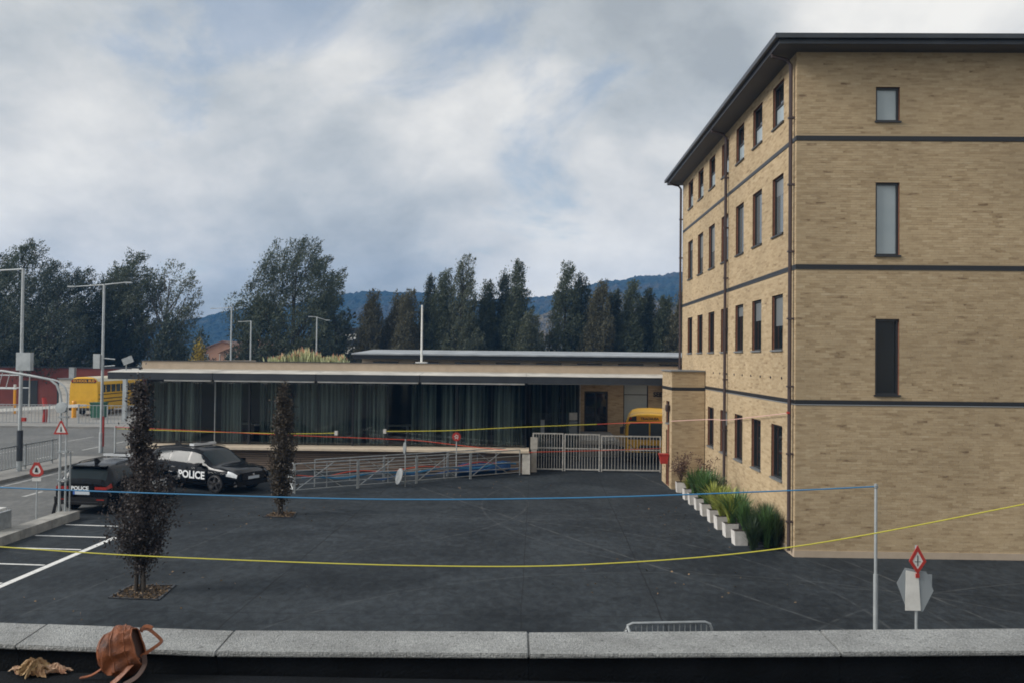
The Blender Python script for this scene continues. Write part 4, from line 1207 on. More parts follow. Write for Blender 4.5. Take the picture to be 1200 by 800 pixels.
# ================================================================== VEHICLES
def car_parts():
    """SUV-shaped body: loft along x, wheel arches cut out, then split into its painted and glazed parts"""
    st = np.array([  # x, w, zb, zbelt, ztop, wtop
        [-2.30, .80, .46, .93, .97, .70], [-2.25, .88, .38, 1.02, 1.06, .73], [-2.12, .92, .32, 1.05, 1.28, .70], [-1.95, .935, .28, 1.06, 1.55, .655], [-1.6, .945, .25, 1.05, 1.62, .665],
        [-.6, .95, .22, 1.02, 1.67, .68], [.1, .95, .22, 1.0, 1.655, .675], [.45, .95, .22, .995, 1.58, .665], [1.2, .945, .22, .985, 1.04, .76],
        [1.7, .93, .24, .94, 1.0, .74], [2.08, .88, .27, .88, .93, .70], [2.22, .82, .33, .80, .84, .66], [2.27, .76, .40, .72, .76, .60]])
    xs = np.linspace(-2.30, 2.27, 120)
    pr = [np.interp(xs, st[:, 0], st[:, i]) for i in range(1, 6)]
    kern = np.exp(-np.linspace(-1.6, 1.6, 9) ** 2); kern /= kern.sum()
    pr = [np.convolve(np.pad(p, 4, mode='edge'), kern, mode='valid') for p in pr]
    rings, vv = [], None
    for i, x in enumerate(xs):
        w, zb, zt, tp, wt = [p[i] for p in pr]
        c = np.array([[0, zb, 0], [.80 * w, zb, 1], [.965 * w, zb + .10, 2], [w, zb + .45 * (zt - zb), 3], [.955 * w, zt, 4], [wt, tp - .05, 5], [wt * .72, tp, 6], [0, tp + .018, 7]])
        for _ in range(2):
            q = [c[0]]
            for a, b in zip(c[:-1], c[1:]):
                q += [a * .75 + b * .25, a * .25 + b * .75]
            c = np.array(q + [c[-1]])
        full = np.concatenate([c, (c[1:-1] * np.array([-1, 1, 1]))[::-1]])
        rings.append([(x, p[0], p[1]) for p in full]); vv = full[:, 2]
    n_ = len(vv)
    V = [p for r in rings for p in r]
    Fc, mi = [], []
    for i in range(len(xs) - 1):
        xm = (xs[i] + xs[i + 1]) / 2
        for k in range(n_):
            k2 = (k + 1) % n_
            Fc.append((i * n_ + k, i * n_ + k2, (i + 1) * n_ + k2, (i + 1) * n_ + k))
            v = (vv[k] + vv[k2]) / 2
            t = 0
            if v < 2.1: t = 5
            if 4.12 < v < 4.92:
                xm_max = 1.02 - (v - 4) * .55
                if -1.72 < xm < -.98 or -.90 < xm < -.02 or .06 < xm < xm_max: t = 1
            if v > 5.05 and .52 < xm < 1.12: t = 2
            if v > 5.0 and -2.20 < xm < -1.98: t = 3
            if 3.45 < v < 4.2 and xm > 1.86 + (v - 3.35) * .12: t = 6
            if 3.5 < v < 4.1 and xm < -2.16: t = 7
            mi.append(t)
    Fc += [tuple(range(n_))[::-1], tuple((len(xs) - 1) * n_ + k for k in range(n_))]; mi += [0, 0]
    me = bpy.data.meshes.new('cb'); me.from_pydata(V, [], Fc)
    for q in range(8): me.materials.append(MATS['black_paint'])
    me.polygons.foreach_set('material_index', mi)
    bm = bmesh.new(); bm.from_mesh(me); bmesh.ops.recalc_face_normals(bm, faces=bm.faces); bm.to_mesh(me); bm.free()
    o = bpy.data.objects.new('cb', me); COL.objects.link(o)
    cut = MB()
    for x in (-1.38, 1.38):
        for s in (-1, 1):
            n2 = 28
            ring = [(x + .40 * math.cos(a * 2 * math.pi / n2), .35 + .40 * math.sin(a * 2 * math.pi / n2)) for a in range(n2)]
            cut.prism(ring, 'y', s * .62, s * 1.2)
    cm = cut.mesh('cc', 'black_plastic')
    for q in range(7): cm.materials.append(MATS['black_plastic'])
    cm.polygons.foreach_set('material_index', [4] * len(cm.polygons))
    co = bpy.data.objects.new('cc', cm); COL.objects.link(co)
    md = o.modifiers.new('b', 'BOOLEAN'); md.object = co; md.operation = 'DIFFERENCE'; md.solver = 'EXACT'
    dg = bpy.context.evaluated_depsgraph_get()
    res = bpy.data.meshes.new_from_object(o.evaluated_get(dg))
    bpy.data.objects.remove(o); bpy.data.objects.remove(co)
    out = {}
    names = {0: ('body', 'black_paint'), 1: ('side_window', 'car_glass'), 2: ('windscreen', 'car_glass'), 3: ('rear_window', 'car_glass'), 4: ('wheel_arch', 'black_plastic'), 5: ('sill_cladding', 'black_plastic'), 6: ('headlight', 'lens_clear'), 7: ('tail_light', 'lens_red')}
    co_ = [tuple(v.co) for v in res.vertices]
    for idx, (nm, mt_) in names.items():
        halves = (1, -1) if idx in (1, 6, 7) else ((1, 1), (1, -1), (-1, 1), (-1, -1)) if idx == 4 else (0,)
        for s in halves:
            mp, vs, fs = {}, [], []
            for p in res.polygons:
                if p.material_index != idx or (idx != 4 and s and p.center.y * s < 0): continue
                if idx == 4 and (p.center.y * s[0] < 0 or p.center.x * s[1] < 0): continue
                f = []
                for vi in p.vertices:
                    if vi not in mp:
                        mp[vi] = len(vs); vs.append(co_[vi])
                    f.append(mp[vi])
                fs.append(f)
            if fs:
                m2 = bpy.data.meshes.new(nm); m2.from_pydata(vs, [], fs); m2.materials.append(MATS[mt_])
                m2.polygons.foreach_set('use_smooth', [True] * len(fs)); m2.set_sharp_from_angle(angle=R_(35))
                out.setdefault(nm, []).append(m2)
    return out


CARP = car_parts()


def make_car(label):
    t = thing('police_car', label, 'car', (0, 0, 0), 0, 'parked police cars')
    body = None
    for nm, ms in CARP.items():
        for me in ms:
            o = obj(nm, me, t)
            if nm == 'body': body = o
    for x in (-1.38, 1.38):
        for s in (-1, 1):
            wh = MB().lathe([(.30, -.11), (.345, -.10), (.36, -.06), (.36, .06), (.345, .10), (.30, .11)], 28, 'y').build('wheel', 'tyre', t, (x, s * .82, .36))
            rim = MB().lathe([(.0, s * .075), (.07, s * .08), (.08, s * .05), (.22, s * .02), (.26, s * .06), (.285, s * .105), (.305, s * .10), (.305, -s * .09)], 28, 'y').build('rim', 'alloy', wh)
            sp = MB()
            for k in range(5):
                mt_ = Matrix.Rotation(k * 2 * math.pi / 5, 4, 'Y')
                sp.box(-.035, .035, min(s * .05, s * .095), max(s * .05, s * .095), .05, .29, mt_)
            sp.build('spoke', 'alloy', wh)
    for s in (-1, 1):
        mr = MB().box(.62, .82, s * .96, s * 1.10, .99, 1.14) if s > 0 else MB().box(.62, .82, -1.10, -.96, .99, 1.14)
        mr.build('mirror', 'black_paint', t)
        MB().tube([(-1.5, s * .61, 1.61), (-1.35, s * .61, 1.645), (.1, s * .615, 1.665), (.28, s * .615, 1.62)], .014, 6).build('roof_rail', 'black_plastic', t)
        for x in (-.72, .28):
            MB().box(x, x + .17, min(s * .935, s * .965), max(s * .935, s * .965), .89, .92).build('door_handle', 'chrome', t)
        for x in (-.95, -.01, .98):      # door shut lines
            MB().box(x - .006, x + .006, min(s * .93, s * .957), max(s * .93, s * .957), .36, .95).build('door_seam', 'black_plastic', t)
        tx = obj('lettering', text_mesh('POLICE', .40, 'text_white', .004, bold=.011), t, (.28, s * .964, .64)); tx.rotation_euler = (R_(90), 0, R_(180 if s > 0 else 0))
        fl = MB().box(2.02, 2.235, min(s * .60, s * .80), max(s * .60, s * .80), .42, .50).build('fog_light', 'alloy', t)
    g_ = MB().prism([(-.50, .50), (.50, .50), (.58, .80), (-.58, .80)], 'x', 2.23, 2.295).build('grille', 'black_plastic', t)
    for z in (.55, .61, .67, .73):
        MB().box(2.296, 2.305, -.50, .50, z, z + .014).build('grille_bar', 'alloy', g_)
    MB().lathe([(0, 2.31), (.055, 2.308), (.055, 2.296)], 14, 'x', (0, 0, .70)).build('badge', 'chrome', g_)
    pf = MB().box(2.306, 2.318, -.26, .26, .545, .655).build('number_plate', 'plate_white', t)
    MB().prism([(-.78, .30), (.78, .30), (.70, .46), (-.70, .46)], 'x', 2.15, 2.28).build('bumper', 'black_plastic', t)
    MB().prism([(-.82, .34), (.82, .34), (.84, .58), (-.84, .58)], 'x', -2.36, -2.2).build('bumper', 'black_plastic', t)
    MB().box(-2.368, -2.361, -.55, .55, .42, .44).build('bumper_trim', 'alloy', t)
    pr_ = MB().box(-2.33, -2.305, -.26, .26, .67, .78).build('number_plate', 'plate_white', t)
    MB().box(-2.333, -2.3305, .20, .26, .67, .78).build('plate_band', 'plate_blue', pr_)
    for s in (-1, 1):
        MB().box(-2.325, -2.29, min(s * .42, s * .80), max(s * .42, s * .80), .84, .93).build('tail_light', 'lens_red', t)
        MB().box(-2.366, -2.361, min(s * .5, s * .74), max(s * .5, s * .74), .5, .53).build('reflector', 'lens_red', t)
    tx = obj('lettering', text_mesh('POLICE', .17, 'text_white', .004, bold=.006), t, (-2.322, 0.05, .875)); tx.rotation_euler = (R_(90), 0, R_(-90))
    MB().box(-2.08, -1.86, -.58, .58, 1.55, 1.585).build('spoiler', 'black_paint', t)
    lb_ = MB().box(-.32, -.10, -.52, .52, 1.70, 1.79).build('light_bar', 'lens_clear', t)
    MB().box(-.29, -.13, -.18, .18, 1.791, 1.815).build('light_bar_cap', 'black_plastic', lb_)
    for s in (-1, 1):
        MB().box(-.24, -.18, s * .4 - .03, s * .4 + .03, 1.655, 1.70).build('light_bar_foot', 'black_plastic', lb_)
    MB().prism([(-1.62, 1.62), (-1.35, 1.645), (-1.58, 1.80), (-1.64, 1.79)], 'y', -.025, .025).build('roof_fin', 'black_plastic', t)
    return t


carA = make_car('black police car seen from behind beside the gantry posts')
carA.scale = (.98, 1, .89)
carA.location = (-12.98, 28.95, 0); carA.rotation_euler = (0, 0, R_(84))
carB = copy_tree(carA)
carB['label'] = 'black police car with large white door lettering, its front towards the bronze tree'
ang = R_(-27)
fx = Vector((math.cos(ang), math.sin(ang), 0)); rx = Vector((fx.y, -fx.x, 0))
carB.location = Vector((-10.8, 31.15, 0)) - fx * 1.38 - rx * .93
carB.rotation_euler = (0, 0, ang)


def bus(name, label, loc, rz, L, W, H, nwin, front_text, rear_text):
    t = thing(name, label, 'bus', loc, rz, 'yellow school buses')      # local +x is forward, origin under the middle
    zb = .42 * H / 2.9
    half = [(W / 2 - .04, zb), (W / 2, zb + .1), (W / 2, H * .62), (W / 2 - .03, H * .78), (W / 2 - .10, H * .88), (W / 2 - .26, H * .955), (W / 2 - .55, H * .99), (0, H)]
    prof = half + [(-y, z) for y, z in half[-2::-1]]
    n_ = len(prof)
    secs = [(-L / 2, .95), (-L / 2 + .12, 1.0), (L / 2 - .25, 1.0), (L / 2 - .06, .97), (L / 2, .93)]
    V = []
    for x, s in secs:
        V += [(x, y * s, zb + (z - zb) * (1 - (1 - s) * .6)) for y, z in prof]
    Fc = [(i * n_ + k, i * n_ + (k + 1) % n_, (i + 1) * n_ + (k + 1) % n_, (i + 1) * n_ + k) for i in range(len(secs) - 1) for k in range(n_)]
    Fc += [tuple(range(n_))[::-1], tuple((len(secs) - 1) * n_ + k for k in range(n_))]
    MB().add(V, Fc, True).build('body', 'bus_yellow', t)
    q = H / 2.9
    MB().add([(x, y * (1.006), z + .012) for x in (-L / 2 + .15, L / 2 - .3) for y, z in prof[4:-4]], [(k, k + 1, n_ - 8 + k + 1, n_ - 8 + k) for k in range(n_ - 9)]).build('roof', 'bus_yellow' if H < 2.8 else 'bus_roof', t)
    for s in (-1, 1):
        for i in range(nwin):
            x0 = -L / 2 + .5 + i * (L - 1.6) / nwin
            x1 = x0 + (L - 1.6) / nwin - .18
            f = MB().box(x0, x1, min(s * W * .485, s * (W / 2 + .008)), max(s * W * .485, s * (W / 2 + .008)), H * .60, H * .80).build('window', 'bus_glass', t)
            box('window_bar', 'bus_black', f, x0, x1, min(s * (W / 2 + .009), s * (W / 2 + .016)), max(s * (W / 2 + .009), s * (W / 2 + .016)), H * .695, H * .71)
        for z in (.34, .43, .54):
            box('rub_rail', 'bus_black', t, -L / 2 + .1, L / 2 - .6, min(s * (W / 2 - .01), s * (W / 2 + .02)), max(s * (W / 2 - .01), s * (W / 2 + .02)), H * z, H * z + .06)
        for x in (-L * .28, L * .30):
            wh = MB().lathe([(.30, -.13), (.44, -.12), (.46, -.05), (.46, .05), (.44, .12), (.30, .13)], 20, 'y').build('wheel', 'tyre', t, (x, s * (W / 2 - .16), .46)); wh.scale = (q, 1, q); wh.location.z = .46 * q
            MB().lathe([(0, s * .10), (.2, s * .08), (.30, s * .12)], 16, 'y').build('rim', 'alloy', wh)
        mi = MB().box(L / 2 + .08, L / 2 + .2, s * (W / 2 + .12) - .09, s * (W / 2 + .12) + .09, H * .58, H * .72).build('mirror', 'bus_black', t)
        MB().tube([(L / 2 - .1, s * (W / 2 - .05), H * .76), (L / 2 + .12, s * (W / 2 + .12), H * .72)], .02, 6).build('mirror_arm', 'bus_black', mi)
        for x, nm in ((-L / 2 - .012, 'tail_light'), (L / 2 + .002, 'headlight')):
            MB().lathe([(0, x), (.09 * q, x), (.10 * q, x + .01)], 12, 'x', (0, s * W * .36, H * .34 if nm == 'tail_light' else H * .27)).build(nm, 'lens_red' if nm == 'tail_light' else 'lens_clear', t)
        for x in (-L / 2 - .012, L / 2 + .014):
            MB().lathe([(0, x), (.075 * q, x), (.08 * q, x + .012)], 12, 'x', (0, s * W * .385, H * .895)).build('warning_light', 'lens_red', t)
    # rear: black sign field, lettering, bumper, plate, window outline
    rp = MB().prism([(-W * .40, H * .845), (W * .40, H * .845), (W * .43, H * .90), (W * .36, H * .95), (-W * .36, H * .95), (-W * .43, H * .90)], 'x', -L / 2 - .011, -L / 2 + .02).build('sign_panel', 'bus_black', t)
    tx = obj('lettering', text_mesh(rear_text, .26 * q, 'amber', .003, bold=.008), rp, (-L / 2 - .014, 0, H * .897)); tx.rotation_euler = (R_(90), 0, R_(-90))
    box('bumper', 'bus_black', t, -L / 2 - .1, -L / 2, -W / 2 + .05, W / 2 - .05, zb, zb + .2)
    box('number_plate', 'plate_white', t, -L / 2 - .012, -L / 2 + .01, -.25, .25, H * .255, H * .30)
    box('hatch', 'bus_yellow', t, -L / 2 - .018, -L / 2, -W * .3, W * .3, H * .37, H * .43)
    # front: split windscreen, roof sign, grille, bumper
    for s in (-1, 1):
        MB().prism([(s * .03, H * .47), (s * W * .43, H * .47), (s * W * .42, H * .74), (s * W * .38, H * .80), (s * .03, H * .80)], 'x', L / 2 - .02, L / 2 + .012).build('windscreen', 'bus_glass', t)
        box('wiper', 'bus_black', t, L / 2 + .013, L / 2 + .02, min(s * .1, s * .55), max(s * .1, s * .55), H * .485, H * .495)
    fp = MB().prism([(-W * .43, H * .835), (W * .43, H * .835), (W * .41, H * .90), (W * .30, H * .935), (-W * .30, H * .935), (-W * .41, H * .90)], 'x', L / 2 - .02, L / 2 + .012).build('sign_panel', 'bus_black', t)
    sp_ = box('sign_board', 'amber', fp, L / 2 + .0125, L / 2 + .022, -W * .26, W * .26, H * .835, H * .935)
    tx = obj('lettering', text_mesh(front_text, .20 * q, 'bus_black', .003, bold=.006), fp, (L / 2 + .025, 0, H * .885)); tx.rotation_euler = (R_(90), 0, R_(90))
    gp = MB().prism([(-W * .20, H * .225), (W * .20, H * .225), (W * .22, H * .32), (W * .18, H * .36), (-W * .18, H * .36), (-W * .22, H * .32)], 'x', L / 2 - .01, L / 2 + .012).build('grille', 'bus_black', t)
    for k in range(5):
        box('grille_bar', 'alloy', gp, L / 2 + .0125, L / 2 + .02, -W * .18, W * .18, H * (.235 + k * .024), H * (.235 + k * .024) + .016)
    box('bumper', 'bus_black', t, L / 2, L / 2 + .12, -W / 2 + .05, W / 2 - .05, zb - .02, zb + .16)
    return t


bus('school_bus', 'yellow school bus seen from its rear corner beyond the road railing', (-34.35, 73.6, 0), R_(92), 9.0, 2.25, 3.0, 8, 'SCHOOL BUS', 'SCHOOL BUS')
b2 = bus('school_bus', 'yellow bus facing forward behind the slatted gate by the porch', (5.80, 44.3, 0), R_(-97.5), 4.6, 2.28, 2.30, 4, 'TRACHUSA', 'SCHOOL BUS')
MB().tube([(2.315, -1.0 + i * .055, .75 + .09 * math.sin(i * .8)) for i in range(9)], .012, 5).tube([(2.315, -1.02 + i * .06, .52 + .08 * math.sin(i * .9 + 1)) for i in range(9)], .012, 5).build('scrawl', 'bus_black', b2)

# ================================================================== NEAR TREES, PITS, POTS
def column_tree(name, label, loc, H, wprof, nleaf, lsize, material, seed, stems):
    rng = np.random.default_rng(seed)
    t = thing(name, label, 'tree', loc, 0)
    for dx, dy, lean in stems:
        MB().tube([(dx, dy, -.02), (dx * .9 + lean * .1, dy, H * .2), (dx * .5 + lean * .3, dy * .5, H * .55), (lean * .2, 0, H * .93)], [.045, .036, .022, .006], 7).build('trunk', 'bark', t)
    hz = [w[0] * H for w in wprof]; hw = [w[1] for w in wprof]; ox = [w[2] for w in wprof]
    nb_ = 230
    bz = rng.uniform(hz[0], hz[-1], nb_ * 3)
    keep = rng.random(nb_ * 3) < (np.interp(bz, hz, hw) / max(hw)) ** .8 + .12
    bz = bz[keep][:nb_]
    bw = np.interp(bz, hz, hw); bo = np.interp(bz, hz, ox)
    ang = rng.uniform(0, 2 * np.pi, len(bz))
    rad = bw * np.sqrt(rng.uniform(.10, 1.0, len(bz))) * rng.uniform(.7, 1.28, len(bz))
    tip = np.stack([bo + rad * np.cos(ang), rad * np.sin(ang), bz], 1)
    root = np.stack([bo * .6, np.zeros(len(bz)), np.maximum(bz - rad * 1.6 - .12, .12 * H)], 1)
    br = MB()
    for a, b in zip(root[::2], tip[::2]):
        br.tube([a, (a * .5 + b * .5) + np.array([0, 0, -.02]), b], [.012, .008, .003], 4, False)
    br.build('branches', 'bark', t)
    per = nleaf // len(bz)
    k = rng.integers(0, len(bz), nleaf)
    s_ = rng.uniform(.35, 1.12, nleaf)[:, None]
    pos = root[k] * (1 - s_) + tip[k] * s_ + rng.normal(0, 1, (nleaf, 3)) * np.array([1, 1, 1.3]) * rng.choice([.035, .06, .11], nleaf, p=[.4, .4, .2])[:, None]
    d = rng.normal(0, 1, (nleaf, 3)) + np.array([0, 0, .1]) + (tip[k] - root[k]) * .8
    d /= np.linalg.norm(d, axis=1)[:, None]
    L_ = lsize * rng.uniform(.7, 1.3, nleaf)
    me = quads_mesh('crown', leaf_quads(rng, pos, d, L_, L_ * .62), material)
    obj('crown', me, t)
    return t


column_tree('purple_beech', 'dark purple-leaved columnar tree in the nearer soil pit', (-7.74, 18.12, .01), 4.2,
            [(.12, .12, 0), (.19, .46, -.02), (.28, .62, .02), (.40, .66, .08), (.50, .56, .10), (.60, .36, .02), (.70, .25, -.04), (.82, .22, -.09), (.93, .17, -.10), (1.0, .05, -.09)], 12000, .062, 'leaf_purple', 21,
            [(-.10, .02, .1), (.08, -.03, -.1), (.0, .08, .0)])
column_tree('bronze_tree', 'narrow bronze-leaved columnar tree between the police car and the ramp', (-7.43, 27.1, .01), 3.92,
            [(.10, .08, 0), (.16, .30, .0), (.3, .36, .02), (.5, .36, .06), (.66, .30, .06), (.8, .24, .05), (.92, .16, .05), (1.0, .04, .08)], 8800, .070, 'leaf_bronze', 33,
            [(-.03, 0, .05), (.05, .03, .0)])


def pit(label, corners, seed):
    t = thing('tree_pit', label, 'tree pit')
    me = bpy.data.meshes.new('soil'); me.from_pydata([(x, y, .006) for x, y in corners], [], [(0, 1, 2, 3)]); me.materials.append(MATS['soil'])
    obj('soil', me, t)
    for i in range(4):
        a, b = Vector((*corners[i], 0)), Vector((*corners[(i + 1) % 4], 0))
        d = (b - a).normalized(); w = Vector((-d.y, d.x, 0)) * .025
        MB().add([a - w, b - w, b + w, a + w, a - w + Vector((0, 0, .022)), b - w + Vector((0, 0, .022)), b + w + Vector((0, 0, .022)), a + w + Vector((0, 0, .022))], [(4, 5, 6, 7), (0, 1, 5, 4), (2, 3, 7, 6), (1, 2, 6, 5), (3, 0, 4, 7)]).build('edging', 'dark_metal', t)
    rng = np.random.default_rng(seed)
    N = 420
    u, v = rng.random(N), rng.random(N)
    c = np.array([(x, y, .012) for x, y in corners])
    pos = ((1 - u) * (1 - v))[:, None] * c[0] + (u * (1 - v))[:, None] * c[1] + (u * v)[:, None] * c[2] + ((1 - u) * v)[:, None] * c[3]
    d = rng.normal(0, 1, (N, 3)); d[:, 2] = np.abs(d[:, 2]) * .35; d /= np.linalg.norm(d, axis=1)[:, None]
    L_ = rng.uniform(.03, .085, N)
    o = obj('wood_chips', quads_mesh('wood_chips', leaf_quads(rng, pos, d, L_, L_ * .6), 'wood_chip'), t); o['kind'] = 'stuff'


pit('square soil bed with wood chips under the purple tree', [(-8.14, 17.62), (-7.14, 17.52), (-7.26, 18.66), (-8.14, 18.6)], 3)
pit('square soil bed with wood chips under the bronze tree', [(-7.82, 26.72), (-6.92, 26.68), (-7.08, 27.6), (-7.74, 27.55)], 4)


def strap_leaves(rng, n, h, spread, w, material, curl=1.0):
    """arching strap leaves as 4-segment ribbons"""
    V, Fc = [], []
    for i in range(n):
        a = rng.uniform(0, 2 * math.pi); out = spread * rng.uniform(.15, 1.0); hh_ = h * rng.uniform(.6, 1.08)
        b0 = Vector((rng.uniform(-.05, .05), rng.uniform(-.05, .05), 0))
        side = Vector((-math.sin(a), math.cos(a), 0))
        base = len(V)
        S = 5
        for k in range(S + 1):
            t = k / S
            p = b0 + Vector((math.cos(a), math.sin(a), 0)) * out * (t ** 1.5) + Vector((0, 0, hh_ * (t - .28 * curl * (out / max(spread, .01)) * t ** 3)))
            ww_ = w * (1 - t ** 2) * .5 + .001
            V += [p - side * ww_, p + side * ww_]
        Fc += [(base + 2 * k, base + 2 * k + 1, base + 2 * k + 3, base + 2 * k + 2) for k in range(S)]
    me = bpy.data.meshes.new('leaves'); me.from_pydata(V, [], Fc); me.materials.append(MATS[material])
    return me


pot_me = MB().prism([(-.16, 0), (.16, 0), (.185, .36), (-.185, .36)], 'y', -.17, .17).mesh('pot', 'pot_white')
soil_me = MB().box(-.165, .165, -.155, .155, .355, .366).mesh('soil', 'soil')
rp = random.Random(77)
pots = [(33.0, 'dry', 'reddish dry shrub in a white pot against the porch wall'),
        (31.3, 'lime_small', 'small yellow-green strap plant in a white pot beside the porch'),
        (30.25, 'green', 'dark green strap plant in a white pot, farthest of the tall green ones'),
        (29.2, 'green', 'dark green strap plant in a white pot under the middle downpipe'),
        (28.1, 'green_tall', 'tallest spreading green strap plant in a white pot by the wall'),
        (27.0, 'lime', 'yellow-green arching strap plant in a white pot, farther of the two limes'),
        (25.9, 'lime', 'yellow-green arching strap plant in a white pot, nearer of the two limes'),
        (24.8, 'mixed', 'upright green strap plant in the white pot second from the corner'),
        (23.75, 'rosemary', 'dark bushy fine-leaved plant in the white pot nearest the corner')]
for y, kd, lb in pots:
    t = thing('potted_plant', lb, 'plant', (5.45 + rp.uniform(-.02, .02), y, 0), rp.uniform(-.08, .08), 'white plant pots along the brick wall')
    obj('pot', pot_me, t); obj('soil', soil_me, t)
    r2 = random.Random(int(y * 10))
    if kd in ('green', 'green_tall', 'mixed'):
        h = {'green': .95, 'green_tall': 1.15, 'mixed': 1.0}[kd]
        for q in range(3):
            o = obj('leaves', strap_leaves(r2, 75, h, .72, .06, 'strap_green' if kd != 'mixed' or q else 'strap_lime'), t, (r2.uniform(-.02, .35) * (q > 0), r2.uniform(-.12, .12) * (q > 0), .35))
    elif kd in ('lime', 'lime_small'):
        h = .95 if kd == 'lime' else .45
        for q in range(2):
            obj('leaves', strap_leaves(r2, 80, h, .80 if kd == 'lime' else .42, .05, 'strap_lime', 1.3), t, (.2 * q, 0, .35))
    elif kd == 'rosemary':
        for q in range(11):
            obj('leaves', strap_leaves(r2, 230, r2.uniform(.7, 1.12), .5, .022, 'strap_dark' if q % 3 else 'strap_green', .4), t, (.1 + r2.uniform(-.1, .75), r2.uniform(-.8, .25), .30 if q < 2 else .02))
    else:
        tw = MB(); lv = []
        for q in range(26):
            a = r2.uniform(0, 6.28); sp_ = r2.uniform(.1, .42); h = r2.uniform(.5, 1.05)
            p = [Vector((0, 0, .35)), Vector((math.cos(a) * sp_ * .5, math.sin(a) * sp_ * .5, .35 + h * .6)), Vector((math.cos(a) * sp_, math.sin(a) * sp_, .35 + h))]
            tw.tube(p, [.009, .006, .003], 4, False)
            for k in range(26):
                b = p[1].lerp(p[2], r2.uniform(-.3, 1.1)); lv.append(b + Vector((r2.gauss(0, .07), r2.gauss(0, .07), r2.gauss(0, .07))))
        tw.build('twigs', 'dry_twig', t)
        rg = np.random.default_rng(9); P_ = np.array(lv); d = rg.normal(0, 1, P_.shape); d /= np.linalg.norm(d, axis=1)[:, None]
        obj('leaves', quads_mesh('leaves', leaf_quads(rg, P_, d, rg.uniform(.05, .10, len(P_)), rg.uniform(.03, .05, len(P_))), 'dry_twig'), t)
# a second dry shrub planted at the wall foot
t = thing('dry_shrub', 'bare brown shrub growing against the wall beside the middle downpipe', 'shrub', (6.0, 30.9, 0))
tw = MB(); r2 = random.Random(5); lv = []
for q in range(22):
    a = r2.uniform(0, 6.28); sp_ = r2.uniform(.1, .4); h = r2.uniform(.9, 1.5)
    p = [Vector((0, 0, 0)), Vector((math.cos(a) * sp_ * .4, math.sin(a) * sp_ * .4, h * .6)), Vector((math.cos(a) * sp_, math.sin(a) * sp_, h))]
    tw.tube(p, [.012, .008, .003], 4, False)
    for k in range(16):
        b = p[1].lerp(p[2], r2.uniform(0, 1.1)); lv.append(b + Vector((r2.gauss(0, .06), r2.gauss(0, .06), r2.gauss(0, .06))))
tw.build('twigs', 'dry_twig', t)
rg = np.random.default_rng(10); P_ = np.array(lv); d = rg.normal(0, 1, P_.shape); d /= np.linalg.norm(d, axis=1)[:, None]
obj('leaves', quads_mesh('leaves', leaf_quads(rg, P_, d, rg.uniform(.05, .10, len(P_)), rg.uniform(.03, .05, len(P_))), 'dry_twig'), t)


# ================================================================== FAR TREES
def big_tree(name, label, loc, H, W, material, seed, kind='round', nclump=170, per=34, group=None, base=.18, leaf=.36, wind=.35, limbs=9, bark='bark'):
    rng = np.random.default_rng(seed)
    t = thing(name, label, 'tree', loc, 0, group)
    tr = MB()
    tr.tube([(0, 0, -.1), (.1, 0, H * .25), (.15, .1, H * .55), (wind * .6, 0, H * .9)], [.30 * H / 14, .24 * H / 14, .13 * H / 14, .03], 7)
    tr.build('trunk', bark, t)
    zz = rng.uniform(base, 1.0, nclump * 6)
    if kind == 'round':
        wid = np.sin(np.clip((zz - base) / (1 - base), 0, 1) ** .8 * np.pi) ** .55
    elif kind == 'vase':
        wid = np.clip((zz - base) / .45, 0, 1) ** .6 * (1 - np.clip((zz - .62) / .38, 0, 1) ** 2.2) + .05
    else:
        wid = np.clip((1.0 - zz) / (1 - base), 0, 1) ** .72 * np.clip((zz - base + .06) / .12, .4, 1) + .03
    keep = rng.random(len(zz)) < wid * 1.0 + .04
    zz, wid = zz[keep][:nclump], wid[keep][:nclump]
    n_ = len(zz)
    ang = rng.uniform(0, 2 * np.pi, n_)
    lob = 1 + .22 * np.sin(ang * 3 + seed) + .16 * np.sin(zz * 17 + seed * 2 + ang)
    rad = W / 2 * wid * np.sqrt(rng.uniform(.15, 1, n_)) * lob
    c = np.stack([rad * np.cos(ang) + wind * zz ** 2, rad * np.sin(ang), zz * H], 1)
    br = MB()
    for i in rng.choice(n_, min(limbs * 4, n_), replace=False):
        z0 = max(base * .7 * H, c[i, 2] - (rad[i] * 1.5 + .06 * H))
        br.tube([(0.1, 0, z0), (c[i, 0] * .55, c[i, 1] * .55, (z0 + c[i, 2]) / 2 - .1), tuple(c[i])], [.09, .05, .015], 5, False)
    br.build('branches', bark, t)
    # elongated clumps of leaves swept upwards and downwind
    cd = np.stack([np.cos(ang) * .35 + wind * .9, np.sin(ang) * .35, np.full(n_, 1.0)], 1) + rng.normal(0, .18, (n_, 3))
    if kind == 'spire':
        cd[:, 2] += .5
    cd /= np.linalg.norm(cd, axis=1)[:, None]
    cl = rng.uniform(.55, 1.15, n_) * (1.25 if kind != 'spire' else 1.05) * (W / 5) ** .35
    k = np.repeat(np.arange(n_), per); N = len(k)
    s_ = rng.uniform(-.6, 1.0, N)
    taper = (1 - np.clip(s_, 0, 1) * .8)
    pos = c[k] + cd[k] * (s_ * cl[k])[:, None] + rng.normal(0, .30 * (W / 5) ** .3, (N, 3)) * taper[:, None]
    d = cd[k] + rng.normal(0, .6, (N, 3)); d /= np.linalg.norm(d, axis=1)[:, None]
    L_ = leaf * rng.uniform(.6, 1.3, N)
    obj('crown', quads_mesh('crown', leaf_quads(rng, pos, d, L_, L_ * .36), material), t)
    return t


